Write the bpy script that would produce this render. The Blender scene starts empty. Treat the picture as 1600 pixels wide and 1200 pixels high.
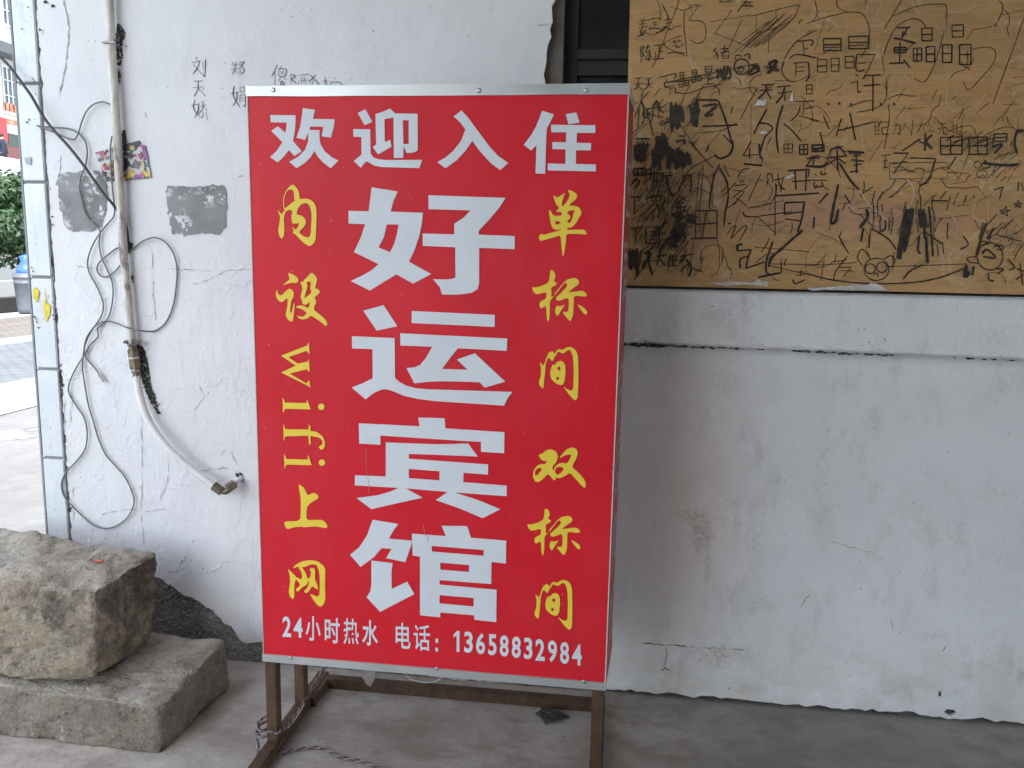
import bpy, bmesh, math, random
from mathutils import Vector, Matrix, noise
from mathutils.geometry import tessellate_polygon
random.seed(7)
SC = bpy.context.scene
COL = SC.collection
rad = math.radians

# ------------------------------------------------------------------ camera, world, sun
F_PX, YAW, PITCH, ROLL, CAM_H, CAM_D = 1275.05, -0.1218, 0.1533, 0.0197, 1.3734, 2.4619
def cam_axes():
    cy, sy, cp, sp = math.cos(YAW), math.sin(YAW), math.cos(PITCH), math.sin(PITCH)
    f = Vector((sy*cp, cy*cp, -sp)); r = Vector((cy, -sy, 0)); u = r.cross(f)
    c, s = math.cos(ROLL), math.sin(ROLL)
    return f, c*r + s*u, -s*r + c*u
FWD, RGT, UPV = cam_axes()
CPOS = Vector((0, -CAM_D, CAM_H))
cd = bpy.data.cameras.new('camera'); cam = bpy.data.objects.new('camera', cd); COL.objects.link(cam)
cd.sensor_width = 36; cd.lens = F_PX/1600*36; cd.clip_start = .05; cd.clip_end = 2000
m = Matrix((RGT, UPV, -FWD)).transposed().to_4x4(); m.translation = CPOS
cam.matrix_world = m; SC.camera = cam

SUN_EL, SUN_AZ = rad(55), rad(165)        # azimuth clockwise from +Y: light comes from the left front
wd = bpy.data.worlds.new('World'); SC.world = wd; wd.use_nodes = True
wn = wd.node_tree; bg = wn.nodes['Background']
sky = wn.nodes.new('ShaderNodeTexSky'); sky.sky_type = 'NISHITA'; sky.sun_disc = False
sky.sun_elevation = SUN_EL; sky.sun_rotation = SUN_AZ; sky.dust_density = 1.0; sky.air_density = 1.0; sky.ozone_density = 1.0
hs = wn.nodes.new('ShaderNodeHueSaturation'); hs.inputs['Saturation'].default_value = .42     # overcast
wn.links.new(sky.outputs[0], hs.inputs['Color']); wn.links.new(hs.outputs[0], bg.inputs[0]); bg.inputs[1].default_value = 0.15
sd = bpy.data.lights.new('sun', 'SUN'); sd.energy = 1.5; sd.angle = rad(10); sd.color = (1, .985, .965)
sun = bpy.data.objects.new('sun', sd); COL.objects.link(sun)
sdir = Vector((math.sin(SUN_AZ)*math.cos(SUN_EL), math.cos(SUN_AZ)*math.cos(SUN_EL), math.sin(SUN_EL)))
sun.rotation_euler = sdir.to_track_quat('Z', 'Y').to_euler(); sun.location = (-6, -6, 8)
SC.view_settings.view_transform = 'Standard'; SC.view_settings.look = 'None'
SC.view_settings.gamma = 1; SC.view_settings.exposure = 2.33
SC.cycles.max_bounces = 5; SC.cycles.diffuse_bounces = 3; SC.cycles.glossy_bounces = 2; SC.cycles.transmission_bounces = 3

# ------------------------------------------------------------------ pixel helpers (1600 x 1200 photograph)
def ray(px, py): return FWD + RGT*((px-800)/F_PX) + UPV*((600-py)/F_PX)
def on_y(px, py, y=0.0):
    d = ray(px, py); return CPOS + d*((y-CPOS.y)/d.y)
def on_z(px, py, z=0.0):
    d = ray(px, py); return CPOS + d*((z-CPOS.z)/d.z)
def on_x(px, py, x):
    d = ray(px, py); return CPOS + d*((x-CPOS.x)/d.x)

# ------------------------------------------------------------------ materials
class NT:
    def __init__(s, name):
        s.m = bpy.data.materials.new(name); s.m.use_nodes = True
        s.t = s.m.node_tree; s.b = s.t.nodes['Principled BSDF']
        s.co = None; s.cache = {}
    def n(s, typ, **kw):
        x = s.t.nodes.new(typ)
        for k, v in kw.items(): setattr(x, k, v)
        return x
    def L(s, a, b): s.t.links.new(a, b)
    def coord(s):
        if s.co is None: s.co = s.n('ShaderNodeTexCoord').outputs['Object']
        return s.co
    def mapped(s, scale=(1,1,1), loc=(0,0,0)):
        mp = s.n('ShaderNodeMapping'); mp.inputs['Scale'].default_value = scale; mp.inputs['Location'].default_value = loc
        s.L(s.coord(), mp.inputs['Vector']); return mp.outputs[0]
    def noise(s, scale, detail=4, rough=.55, stretch=(1,1,1), loc=(0,0,0), dist=0):
        x = s.n('ShaderNodeTexNoise'); x.inputs['Scale'].default_value = scale; x.inputs['Detail'].default_value = min(detail, 5)
        x.inputs['Roughness'].default_value = rough; x.inputs['Distortion'].default_value = dist
        s.L(s.mapped(stretch, loc), x.inputs['Vector']); return x.outputs['Fac']
    def ramp(s, fac, a, b, lo=0.0, hi=1.0):
        x = s.n('ShaderNodeMapRange'); x.inputs[1].default_value = a; x.inputs[2].default_value = b
        x.inputs[3].default_value = lo; x.inputs[4].default_value = hi; x.clamp = True
        s.L(fac, x.inputs[0]); return x.outputs[0]
    def math(s, op, a, b=None):
        x = s.n('ShaderNodeMath', operation=op)
        for i, v in enumerate((a, b)):
            if v is None: continue
            if isinstance(v, (int, float)): x.inputs[i].default_value = v
            else: s.L(v, x.inputs[i])
        return x.outputs[0]
    def mix(s, fac, a, b):
        x = s.n('ShaderNodeMix', data_type='RGBA')
        for i, v in ((0, fac), (6, a), (7, b)):
            if isinstance(v, (int, float)): x.inputs[i].default_value = v
            elif isinstance(v, tuple): x.inputs[i].default_value = (*v, 1) if len(v) == 3 else v
            else: s.L(v, x.inputs[i])
        return x.outputs[2]
    def col(s, v):
        if isinstance(v, tuple): s.b.inputs['Base Color'].default_value = (*v, 1)
        else: s.L(v, s.b.inputs['Base Color'])
    def bump(s, h, strength=.3, dist=.01):
        x = s.n('ShaderNodeBump'); x.inputs['Strength'].default_value = strength; x.inputs['Distance'].default_value = dist
        s.L(h, x.inputs['Height']); s.L(x.outputs[0], s.b.inputs['Normal'])
    def rough(s, v): s.b.inputs['Roughness'].default_value = v
    def spot(s, c, rx, rz, soft=.5, wob=.4, wscale=18, grain=True):
        """mask of a ragged stain or tint centred at wall point c"""
        sep = s.n('ShaderNodeSeparateXYZ'); s.L(s.coord(), sep.inputs[0])
        dx = s.math('DIVIDE', s.math('SUBTRACT', sep.outputs[0], c.x), rx)
        dz = s.math('DIVIDE', s.math('SUBTRACT', sep.outputs[2], c.z), rz)
        d = s.math('SQRT', s.math('ADD', s.math('MULTIPLY', dx, dx), s.math('MULTIPLY', dz, dz)))
        key = 14 if wscale < 15 else 34
        if key not in s.cache: s.cache[key] = s.math('SUBTRACT', s.noise(key, 7, .8), .5)
        nz = s.math('MULTIPLY', s.cache[key], wob*4)
        if 'g' not in s.cache: s.cache['g'] = s.ramp(s.noise(75, 6, .8, loc=(3, 3, 3)), .40, .62)
        if not grain: return s.ramp(s.math('ADD', d, nz), 1.05, 1.0-soft)
        return s.math('MULTIPLY', s.ramp(s.math('ADD', d, nz), 1.05, 1.0-soft), s.cache['g'])
    def axis(s, i):
        sep = s.n('ShaderNodeSeparateXYZ'); s.L(s.coord(), sep.inputs[0]); return sep.outputs[i]

def simple(name, c, rough=.6, metal=0, var=.12, scale=20, bump=0, bscale=60):
    t = NT(name)
    k = t.ramp(t.noise(scale, 5), .3, .7)
    lo = tuple(v*(1-var) for v in c); hi = tuple(min(1, v*(1+var)) for v in c)
    t.col(t.mix(k, lo, hi)); t.rough(rough); t.b.inputs['Metallic'].default_value = metal
    if bump: t.bump(t.noise(bscale, 4), bump, .003)
    return t.m

def mk_plaster():
    t = NT('white_plaster')
    big = t.noise(2.2, 4); mid = t.noise(9, 5, .6, (1, 1, .6)); fine = t.noise(150, 3)
    c = t.mix(t.ramp(big, .35, .7), (.70, .715, .73), (.80, .81, .825))
    c = t.mix(t.math('MULTIPLY', t.ramp(mid, .52, .72), .35), c, (.60, .61, .63))
    # small dark specks and scuffs
    sp = t.ramp(t.noise(95, 2, .4), .705, .73)
    sp = t.math('MULTIPLY', sp, t.ramp(t.noise(4, 3), .47, .6))
    c = t.mix(t.math('MULTIPLY', sp, .8), c, (.10, .10, .11))
    sc = t.ramp(t.noise(30, 6, .75, (1.6, 1, .5), (3, 0, 1)), .62, .72)
    sc = t.math('MULTIPLY', sc, t.ramp(t.noise(2.6, 2, .5, loc=(5, 2, 0)), .48, .62))
    c = t.mix(t.math('MULTIPLY', sc, .55), c, (.33, .31, .28))
    rt = t.ramp(t.axis(0), -.05, .2)
    gr = t.math('MULTIPLY', t.ramp(t.noise(13, 8, .78, (1, 1, .55), (8, 0, 3)), .50, .68), t.ramp(t.noise(3.1, 3, .6, loc=(1, 0, 9)), .42, .62))
    c = t.mix(t.math('MULTIPLY', t.math('MULTIPLY', gr, rt), .55), c, (.40, .37, .33))
    lines = t.ramp(t.noise(10, 5, .7, (5, 1, .35), (0, 0, 11)), .66, .70)
    c = t.mix(t.math('MULTIPLY', t.math('MULTIPLY', lines, rt), .35), c, (.34, .33, .31))
    # grimy yellowish foot of the wall
    z = t.axis(2)
    foot = t.math('MULTIPLY', t.ramp(z, .30, .0), t.ramp(t.noise(7, 5, .6, (1, 1, 1.5)), .38, .68))
    c = t.mix(t.math('MULTIPLY', foot, .62), c, (.46, .40, .30))
    right = t.ramp(t.axis(0), -.1, .25)
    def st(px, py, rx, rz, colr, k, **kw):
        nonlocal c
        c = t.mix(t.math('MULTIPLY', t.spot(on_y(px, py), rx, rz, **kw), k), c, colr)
    st(1096, 832, .040, .070, (.13, .085, .04), 1.0, soft=.6, wob=.55, wscale=30)
    st(1082, 806, .075, .024, (.30, .18, .07), 1.0, soft=.6, wob=.5, wscale=30)
    st(1105, 890, .014, .08, (.27, .235, .2), .7, soft=.8, wob=.5, wscale=30)
    st(1185, 840, .05, .16, (.45, .42, .38), .45, soft=.9, wob=.6, wscale=10)
    st(1285, 820, .05, .12, (.42, .40, .37), .5, soft=.9, wob=.7, wscale=16)
    st(1365, 660, .035, .07, (.40, .39, .36), .5, soft=.9, wob=.7, wscale=20)
    st(1180, 945, .08, .05, (.36, .33, .29), .5, soft=.9, wob=.7, wscale=16)
    st(1120, 1025, .10, .05, (.36, .28, .17), .8, soft=.9, wob=.7, wscale=14)
    st(1500, 830, .03, .07, (.5, .46, .44), .5, soft=.9, wob=.7, wscale=24)
    st(1460, 995, .06, .03, (.42, .41, .40), .45, soft=.9, wob=.7, wscale=20)
    st(1540, 520, .06, .05, (.47, .47, .47), .5, soft=.9, wob=.8, wscale=22)
    st(1060, 655, .05, .05, (.45, .42, .37), .35, soft=.9, wob=.8, wscale=18)
    st(1135, 600, .06, .05, (.42, .40, .36), .45, soft=.9, wob=.9, wscale=40)
    st(1060, 780, .26, .62, (.66, .54, .48), .7, soft=.95, wob=.35, wscale=10, grain=False)  # red bounce and shade beside the sign, painted as a soft tint
    st(1060, 580, .10, .05, (.42, .40, .38), .35, soft=.9, wob=.9, wscale=40)
    st(110, 250, .06, .10, (.60, .60, .60), .3, soft=.9, wob=.8)
    # dots of mould on the window band
    mould = t.math('MULTIPLY', t.ramp(t.noise(120, 2, .4, loc=(1, 4, 2)), .70, .73), t.spot(on_y(1330, 525), .22, .07, soft=.9, wob=.6, wscale=9))
    c = t.mix(mould, c, (.07, .06, .06))
    c = t.mix(t.math('MULTIPLY', t.ramp(t.noise(210, 3, .7), .45, .75), .22), c, (.45, .45, .45))
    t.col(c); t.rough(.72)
    # relief: flaking skins, trowel marks, grain
    vor = t.n('ShaderNodeTexVoronoi', feature='DISTANCE_TO_EDGE'); vor.inputs['Scale'].default_value = 3.3
    mp = t.n('ShaderNodeMapping'); t.L(t.coord(), mp.inputs['Vector'])
    wn_ = t.n('ShaderNodeTexNoise'); wn_.inputs['Scale'].default_value = 5; wn_.inputs['Detail'].default_value = 6; t.L(t.coord(), wn_.inputs['Vector'])
    add = t.n('ShaderNodeMix', data_type='RGBA', blend_type='ADD'); add.inputs[0].default_value = .35
    t.L(mp.outputs[0], add.inputs[6]); t.L(wn_.outputs['Color'], add.inputs[7]); t.L(add.outputs[2], vor.inputs['Vector'])
    ridge = t.math('MULTIPLY', t.ramp(vor.outputs['Distance'], .0, .018, 1, 0), t.ramp(t.noise(2.4, 2, loc=(0, 0, 7)), .48, .62))
    left = t.math('MULTIPLY', t.ramp(t.axis(0), .0, -.5), t.ramp(t.axis(2), 1.75, 1.0, .25, 1.0))
    h = t.math('ADD', t.math('MULTIPLY', mid, .75), t.math('MULTIPLY', fine, .10))
    h = t.math('ADD', h, t.math('MULTIPLY', t.noise(28, 5, .65, (1, 1, .7)), t.math('ADD', t.math('MULTIPLY', left, .52), .12)))
    h = t.math('ADD', h, t.math('MULTIPLY', t.math('MULTIPLY', ridge, left), .34))
    pl = t.ramp(t.noise(6, 4, .6, loc=(9, 1, 3)), .50, .515)
    h = t.math('ADD', h, t.math('MULTIPLY', t.math('MULTIPLY', pl, left), .13))
    t.bump(h, .55, .012)
    return t.m

def mk_cement(name, a, b, scale=70, bump=.9, dist=.01):
    t = NT(name)
    k = t.noise(scale, 4, .6)
    c = t.mix(t.ramp(k, .35, .68), a, b)
    c = t.mix(t.math('MULTIPLY', t.ramp(t.noise(6, 4), .45, .7), .4), c, tuple(v*1.3 for v in b))
    t.col(c); t.rough(.95); t.bump(k, bump, dist); return t.m

def mk_worn(name, a, b, flake, thr, sc):
    t = NT(name); c = t.mix(t.ramp(t.noise(9, 4), .35, .68), a, b)
    f = t.math('MULTIPLY', t.ramp(t.noise(sc, 7, .8), thr, thr+.04), t.ramp(t.noise(7, 2, loc=(4, 4, 4)), .42, .56))
    t.col(t.mix(f, c, flake)); t.rough(.9); t.bump(t.math('ADD', t.noise(sc*3, 4), f), .3, .004); return t.m

def mk_floor():
    t = NT('floor_concrete')
    c = t.mix(t.ramp(t.noise(1.3, 5, .6), .35, .68), (.36, .318, .275), (.60, .545, .48))
    c = t.mix(t.math('MULTIPLY', t.ramp(t.noise(5, 6, .7, (1, 1.6, 1)), .44, .62), .75), c, (.24, .205, .165))
    c = t.mix(t.math('MULTIPLY', t.ramp(t.noise(4, 4, .6, loc=(4, 4, 0)), .52, .7), .5), c, (.56, .54, .50))
    c = t.mix(t.math('MULTIPLY', t.ramp(t.noise(55, 3, .5), .66, .72), .55), c, (.10, .09, .08))
    c = t.mix(t.math('MULTIPLY', t.ramp(t.noise(22, 7, .8), .5, .66), .35), c, (.22, .19, .16))
    c = t.mix(t.math('MULTIPLY', t.ramp(t.noise(70, 2, .5, loc=(7, 1, 0)), .74, .77), .8), c, (.62, .61, .58))
    c = t.mix(t.math('MULTIPLY', t.ramp(t.noise(160, 4, .75), .48, .70), .45), c, (.17, .145, .12)); c = t.mix(t.math('MULTIPLY', t.ramp(t.noise(190, 3, .7, loc=(5, 5, 5)), .62, .7), .4), c, (.66, .62, .56))
    under = t.ramp(t.math('ADD', t.math('ABSOLUTE', t.math('ADD', t.axis(1), .40)), t.math('MULTIPLY', t.noise(5, 4, .65, loc=(3, 3, 0)), .5)), .62, .30)  # shade beneath the sign, painted into the floor colour
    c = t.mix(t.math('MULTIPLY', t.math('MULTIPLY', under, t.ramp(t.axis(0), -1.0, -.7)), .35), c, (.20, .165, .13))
    right_dark = t.ramp(t.math('ADD', t.axis(0), t.math('MULTIPLY', t.noise(1.6, 5, .65, loc=(2, 6, 0)), 1.6)), .75, 1.35)  # floor colour darkens towards the right with a ragged edge
    c = t.mix(t.math('MULTIPLY', right_dark, .62), c, (.15, .15, .135))
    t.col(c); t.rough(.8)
    t.bump(t.math('ADD', t.noise(8, 5, .6), t.math('MULTIPLY', t.noise(90, 4), .35)), .35, .006); return t.m

def mk_stone(name, a, b, dk):
    t = NT(name)
    c = t.mix(t.ramp(t.noise(9, 8, .75), .38, .62), a, b)
    c = t.mix(t.math('MULTIPLY', t.ramp(t.noise(4, 7, .78, loc=(3, 8, 1)), .50, .60), .85), c, dk)
    c = t.mix(t.math('MULTIPLY', t.ramp(t.noise(38, 3, .6, loc=(2, 2, 2)), .38, .30), .5), c, tuple(v*.8 for v in dk))
    ge = t.n('ShaderNodeNewGeometry'); sp_ = t.n('ShaderNodeSeparateXYZ'); t.L(ge.outputs['True Normal'], sp_.inputs[0])
    dust = t.math('MULTIPLY', t.ramp(sp_.outputs[2], .55, .9), t.ramp(t.noise(8, 5, .7, loc=(6, 2, 2)), .36, .56))
    c = t.mix(t.math('MULTIPLY', dust, .75), c, (.40, .365, .31))
    c = t.mix(t.math('MULTIPLY', t.ramp(t.noise(48, 4, .6), .60, .7), .4), c, (.46, .43, .37))
    c = t.mix(t.math('MULTIPLY', t.ramp(t.noise(11, 4, .6, loc=(1, 2, 9)), .58, .72), .35), c, (.30, .21, .12))
    c = t.mix(t.math('MULTIPLY', t.ramp(t.noise(130, 4, .75), .5, .68), .5), c, (.07, .062, .05)); c = t.mix(t.math('MULTIPLY', t.ramp(t.noise(170, 3, .7, loc=(5, 5, 5)), .58, .7), .45), c, (.50, .47, .42))
    t.col(c); t.rough(.95)
    pit = t.ramp(t.noise(38, 3, .6, loc=(2, 2, 2)), .30, .46)
    t.bump(t.math('ADD', t.math('ADD', t.noise(24, 6, .65), t.math('MULTIPLY', pit, .45)), t.math('MULTIPLY', t.noise(120, 4, .6), .22)), .85, .013); return t.m

def mk_board():
    t = NT('plywood')
    g = t.noise(2.2, 5, .6, (1, 1, 4)); g2 = t.noise(16, 4, .6, (.5, 1, 14))
    c = t.mix(t.ramp(g, .35, .68), (.49, .278, .105), (.60, .36, .15))
    c = t.mix(t.math('MULTIPLY', t.ramp(g2, .44, .70), .5), c, (.36, .20, .07))
    c = t.mix(t.math('MULTIPLY', t.ramp(t.noise(2.2, 4, .6, loc=(3, 0, 5)), .47, .68), .55), c, (.36, .25, .13))
    for px, py, rx, rz, cc, k in ((1240, 330, .22, .09, (.46, .235, .20), .8), (1355, 340, .16, .07, (.52, .25, .23), .85), (1500, 350, .10, .05, (.52, .24, .20), .7), (1060, 190, .16, .07, (.10, .075, .045), .75), (1070, 380, .10, .08, (.10, .08, .055), .7), (1530, 235, .16, .05, (.14, .11, .07), .7), (1430, 345, .14, .08, (.2, .16, .12), .6), (1590, 370, .10, .09, (.15, .12, .08), .7), (1180, 60, .16, .07, (.27, .19, .10), .6),
                                  (1055, 320, .13, .22, (.12, .09, .055), .75), (1500, 60, .22, .12, (.30, .25, .16), .5), (1575, 330, .06, .10, (.33, .28, .2), .6)):
        c = t.mix(t.math('MULTIPLY', t.spot(on_y(px, py), rx, rz, soft=.95, wob=.5, wscale=6), k), c, cc)
    c = t.mix(t.math('MULTIPLY', t.ramp(t.noise(26, 5, .75, (.6, 1, 1.4), (4, 1, 6)), .52, .66), .45), c, (.24, .155, .075))
    ws = t.ramp(t.noise(9, 7, .75, (1, 1, .8), (2, 2, 2), 1.5), .58, .66)
    c = t.mix(t.math('MULTIPLY', ws, .35), c, (.62, .55, .42))
    t.col(c); t.rough(.5); t.bump(g2, .08, .003); return t.m

def mk_red():
    t = NT('red_banner_vinyl')
    w = t.n('ShaderNodeTexWave', wave_type='BANDS', bands_direction='Z'); w.inputs['Scale'].default_value = 110; w.inputs['Distortion'].default_value = .6
    t.L(t.coord(), w.inputs['Vector'])
    c = t.mix(t.ramp(t.noise(3, 4), .3, .7), (.63, .010, .022), (.72, .014, .027))
    c = t.mix(t.math('MULTIPLY', w.outputs['Fac'], .12), c, (.42, .012, .03))
    c = t.mix(t.math('MULTIPLY', t.ramp(t.noise(5, 5, .7, (1, 1, .5), (4, 0, 2)), .48, .72), .16), c, (.70, .10, .12))
    c = t.mix(t.math('MULTIPLY', t.math('MULTIPLY', t.ramp(t.axis(2), .75, .25), t.ramp(t.noise(14, 5, .7), .42, .66)), .22), c, (.36, .05, .05))
    c = t.mix(t.math('MULTIPLY', t.ramp(t.noise(190, 3, .7), .5, .72), .14), c, (.40, .01, .02))
    scr = t.ramp(t.noise(160, 2, .4), .77, .79)
    c = t.mix(t.math('MULTIPLY', scr, .7), c, (.75, .45, .42))
    t.b.inputs['Specular IOR Level'].default_value = .25
    t.col(c); t.rough(.45); t.bump(t.math('ADD', t.noise(1.6, 3), t.math('MULTIPLY', w.outputs['Fac'], .01)), .25, .02); return t.m

def mk_rust():
    t = NT('rusty_steel')
    c = t.mix(t.ramp(t.noise(16, 6, .7, (1, 1, .35)), .35, .68), (.055, .030, .018), (.125, .070, .037))
    c = t.mix(t.math('MULTIPLY', t.ramp(t.noise(60, 4), .5, .7), .6), c, (.045, .025, .016))
    t.col(c); t.rough(.75); t.bump(t.noise(120, 4), .3, .002); t.b.inputs['Metallic'].default_value = .2; return t.m

def mk_pipe():
    t = NT('old_white_pipe')
    c = t.mix(t.ramp(t.noise(40, 5, .7, (1, 1, .25)), .40, .66), (.70, .685, .64), (.42, .38, .31))
    c = t.mix(t.math('MULTIPLY', t.ramp(t.noise(18, 5, .7, (1, 1, .3), (2, 1, 4)), .56, .62), .85), c, (.13, .115, .09))
    t.col(c); t.rough(.55); t.bump(t.noise(80, 4, .6, (1, 1, .4)), .3, .002); return t.m

def mk_tile():
    t = NT('pale_glazed_tile'); c = t.mix(t.ramp(t.noise(6, 5, .6), .35, .7), (.62, .675, .70), (.70, .75, .775))
    c = t.mix(t.math('MULTIPLY', t.ramp(t.noise(24, 5, .75, (1, 1, .4)), .55, .68), .4), c, (.45, .47, .475)); c = t.mix(t.ramp(t.noise(120, 2), .70, .73), c, (.2, .2, .2))
    t.col(c); t.rough(.32); t.bump(t.noise(14, 4), .08, .003); return t.m

def mk_paint(name, c, rough=.5): return simple(name, c, rough, var=.05, scale=8)

M = dict(
    plaster=mk_plaster(), rough=mk_cement('rough_cement', (.13, .125, .12), (.46, .45, .43), 105, 1.0, .02),
    masonry=mk_cement('dark_masonry', (.035, .034, .033), (.10, .095, .09), 60, .8),
    patch=mk_worn('cement_patch', (.20, .205, .205), (.31, .315, .315), (.70, .715, .73), .53, 22), tar=mk_worn('black_tar', (.018, .017, .016), (.05, .048, .046), (.55, .55, .56), .55, 70),
    reveal=mk_cement('bare_cement', (.11, .095, .082), (.20, .175, .155), 20, .4),
    floor=mk_floor(), stoneA=mk_stone('weathered_stone', (.195, .158, .110), (.335, .285, .212), (.080, .072, .058)),
    stoneB=mk_stone('grey_stone', (.150, .130, .100), (.240, .215, .172), (.085, .076, .06)),
    board=mk_board(), red=mk_red(), rust=mk_rust(), pipe=mk_pipe(),
    alu=simple('aluminium_trim', (.50, .525, .52), .38, .6, .1, 6, .12, 9), white=mk_paint('white_vinyl', (.66, .70, .735)),
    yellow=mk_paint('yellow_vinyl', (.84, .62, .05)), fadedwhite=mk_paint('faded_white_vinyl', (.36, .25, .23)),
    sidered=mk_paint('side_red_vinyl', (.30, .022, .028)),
    tile=mk_tile(), grout=simple('grout', (.27, .285, .29), .9),
    ink=simple('black_marker', (.030, .022, .014), .6, var=.75, scale=45), faint=simple('brown_pencil', (.085, .052, .024), .6, var=.6, scale=40), chalk=simple('pale_scratch', (.50, .43, .31), .9),
    smear=simple('dried_plaster_smear', (.55, .54, .52), .8, var=.3, scale=40, bump=.4), pencil=simple('wall_pen', (.045, .047, .055), .7),
    cable=simple('grey_cable', (.15, .16, .165), .5), darkcable=simple('dark_cable', (.05, .056, .058), .5),
    brass=simple('tarnished_brass', (.17, .145, .10), .5, .6, .35, 60, .3), steel=simple('dull_steel', (.36, .35, .33), .45, .7, .2, 50),
    hose=simple('white_hose', (.74, .73, .71), .45, 0, .08, 30),
    glass=simple('dirty_dark_glass', (.020, .022, .021), .22, 0, .5, 7), frame=simple('dark_window_frame', (.028, .026, .023), .6, 0, .4, 9),
    yellowpaint=simple('yellow_paint_mark', (.72, .60, .06), .7, var=.25, scale=60), crack=simple('open_crack', (.12, .105, .09), .9), hair=simple('hairline_crack', (.36, .37, .385), .9, var=.5, scale=40),
    rivet=simple('rivet_metal', (.45, .46, .47), .3, .8), leaf=simple('dry_leaf', (.045, .042, .035), .8, var=.3, scale=40),
    scrap=simple('red_scrap', (.62, .12, .09), .6), purple=simple('cord_purple', (.085, .06, .085), .5, var=.5, scale=300), pinkish=simple('cord_pink', (.27, .20, .205), .5, var=.4, scale=300),
    cordwhite=simple('cord_white', (.55, .52, .48), .5), roof=simple('unseen_concrete', (.30, .30, .29), .9),
)

# ------------------------------------------------------------------ mesh helpers
def link(name, me, mat, parent=None, smooth=False):
    o = bpy.data.objects.new(name, me); COL.objects.link(o)
    if mat: me.materials.append(mat)
    if smooth:
        for p in me.polygons: p.use_smooth = True
    if parent:
        o.parent = parent
        if parent.type == 'EMPTY': o.matrix_parent_inverse = Matrix.Translation(-parent.location)
    return o
def mesh(name, v, f, mat, parent=None, smooth=False):
    me = bpy.data.meshes.new(name); me.from_pydata([tuple(x) for x in v], [], f); me.update()
    return link(name, me, mat, parent, smooth)
def thing(name, label, cat, loc, group=None):
    e = bpy.data.objects.new(name, None); COL.objects.link(e); e.location = loc; e.empty_display_size = .1
    tag(e, label, cat, group); return e
def tag(o, label, cat, group=None, kind=None):
    if label: o['label'] = label
    if cat: o['category'] = cat
    if group: o['group'] = group
    if kind: o['kind'] = kind
    return o
def structure(o): o['kind'] = 'structure'; return o
BOXF = [(0,3,2,1),(4,5,6,7),(0,1,5,4),(1,2,6,5),(2,3,7,6),(3,0,4,7)]
def boxv(x0, x1, y0, y1, z0, z1): return [(x0,y0,z0),(x1,y0,z0),(x1,y1,z0),(x0,y1,z0),(x0,y0,z1),(x1,y0,z1),(x1,y1,z1),(x0,y1,z1)]
def box(name, x0, x1, y0, y1, z0, z1, mat, parent=None, bev=0):
    bm = bmesh.new(); vs = [bm.verts.new(v) for v in boxv(x0,x1,y0,y1,z0,z1)]
    for f in BOXF: bm.faces.new([vs[i] for i in f])
    if bev: bmesh.ops.bevel(bm, geom=bm.edges[:], offset=bev, segments=2, affect='EDGES')
    bmesh.ops.recalc_face_normals(bm, faces=bm.faces[:])
    me = bpy.data.meshes.new(name); bm.to_mesh(me); bm.free(); return link(name, me, mat, parent)
def boxes(name, lst, mat, parent=None):
    v, f = [], []
    for b in lst:
        k = len(v); v += boxv(*b); f += [tuple(i+k for i in q) for q in BOXF]
    return mesh(name, v, f, mat, parent)
def catmull(pts, n=6, closed=False):
    P = [Vector(p) for p in pts]; out = []
    N = len(P)
    for i in range(N if closed else N-1):
        if closed: a, b, c, d = P[i-1], P[i], P[(i+1) % N], P[(i+2) % N]
        else: a, b, c, d = P[max(0,i-1)], P[i], P[i+1], P[min(N-1,i+2)]
        for k in range(n):
            t = k/n
            out.append(.5*((2*b)+(c-a)*t+(2*a-5*b+4*c-d)*t*t+(3*b-a-3*c+d)*t**3))
    if not closed: out.append(P[-1])
    return out
def tubev(path, r, seg=8):
    v, f = [], []; P = [Vector(p) for p in path]; ref = Vector((0, 1, .13)).normalized()
    n = len(P)
    for i, p in enumerate(P):
        d = (P[min(n-1, i+1)] - P[max(0, i-1)]).normalized()
        if abs(d.dot(ref)) > .95: ref = Vector((1, 0, .1)).normalized()
        a = d.cross(ref).normalized(); b = d.cross(a).normalized(); rr = r(i/(n-1)) if callable(r) else r
        for k in range(seg):
            t = 2*math.pi*k/seg; v.append(p + a*(rr*math.cos(t)) + b*(rr*math.sin(t)))
    for i in range(n-1):
        for k in range(seg):
            f.append((i*seg+k, i*seg+(k+1) % seg, (i+1)*seg+(k+1) % seg, (i+1)*seg+k))
    f.append(tuple(range(seg-1, -1, -1))); f.append(tuple((n-1)*seg+k for k in range(seg)))
    return v, f
def tube(name, path, r, mat, parent=None, seg=8, smooth=True):
    v, f = tubev(path, r, seg); return mesh(name, v, f, mat, parent, smooth)
def plate(name, loops, proj, mat, parent=None, depth=0.0, smooth=False, step=.0002):
    """several outlines (each: outer + holes) as one thin mesh; proj(pt, out) -> world; out = metres towards the viewer"""
    V, Fc = [], []
    for ci, comp in enumerate(loops):
        out = depth + ci*step
        flat = [p for lp in comp for p in lp]; k = len(V)
        V += [proj(p, out) for p in flat]
        tri = tessellate_polygon([[Vector((p[0], p[1], 0)) for p in lp] for lp in comp])
        for t in tri: Fc.append(tuple(i+k for i in t))
    o = mesh(name, V, Fc, mat, parent)
    bm = bmesh.new(); bm.from_mesh(o.data); bmesh.ops.recalc_face_normals(bm, faces=bm.faces[:])
    for fc in bm.faces:
        if fc.normal.y > 0: fc.normal_flip()
    bm.to_mesh(o.data); bm.free(); return o
def plates(name, loops, proj, mat, parent=None, depth=0.0, step=.0002):
    for i, c in enumerate(loops): plate(name, [c], proj, mat, parent, depth+i*step)
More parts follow.
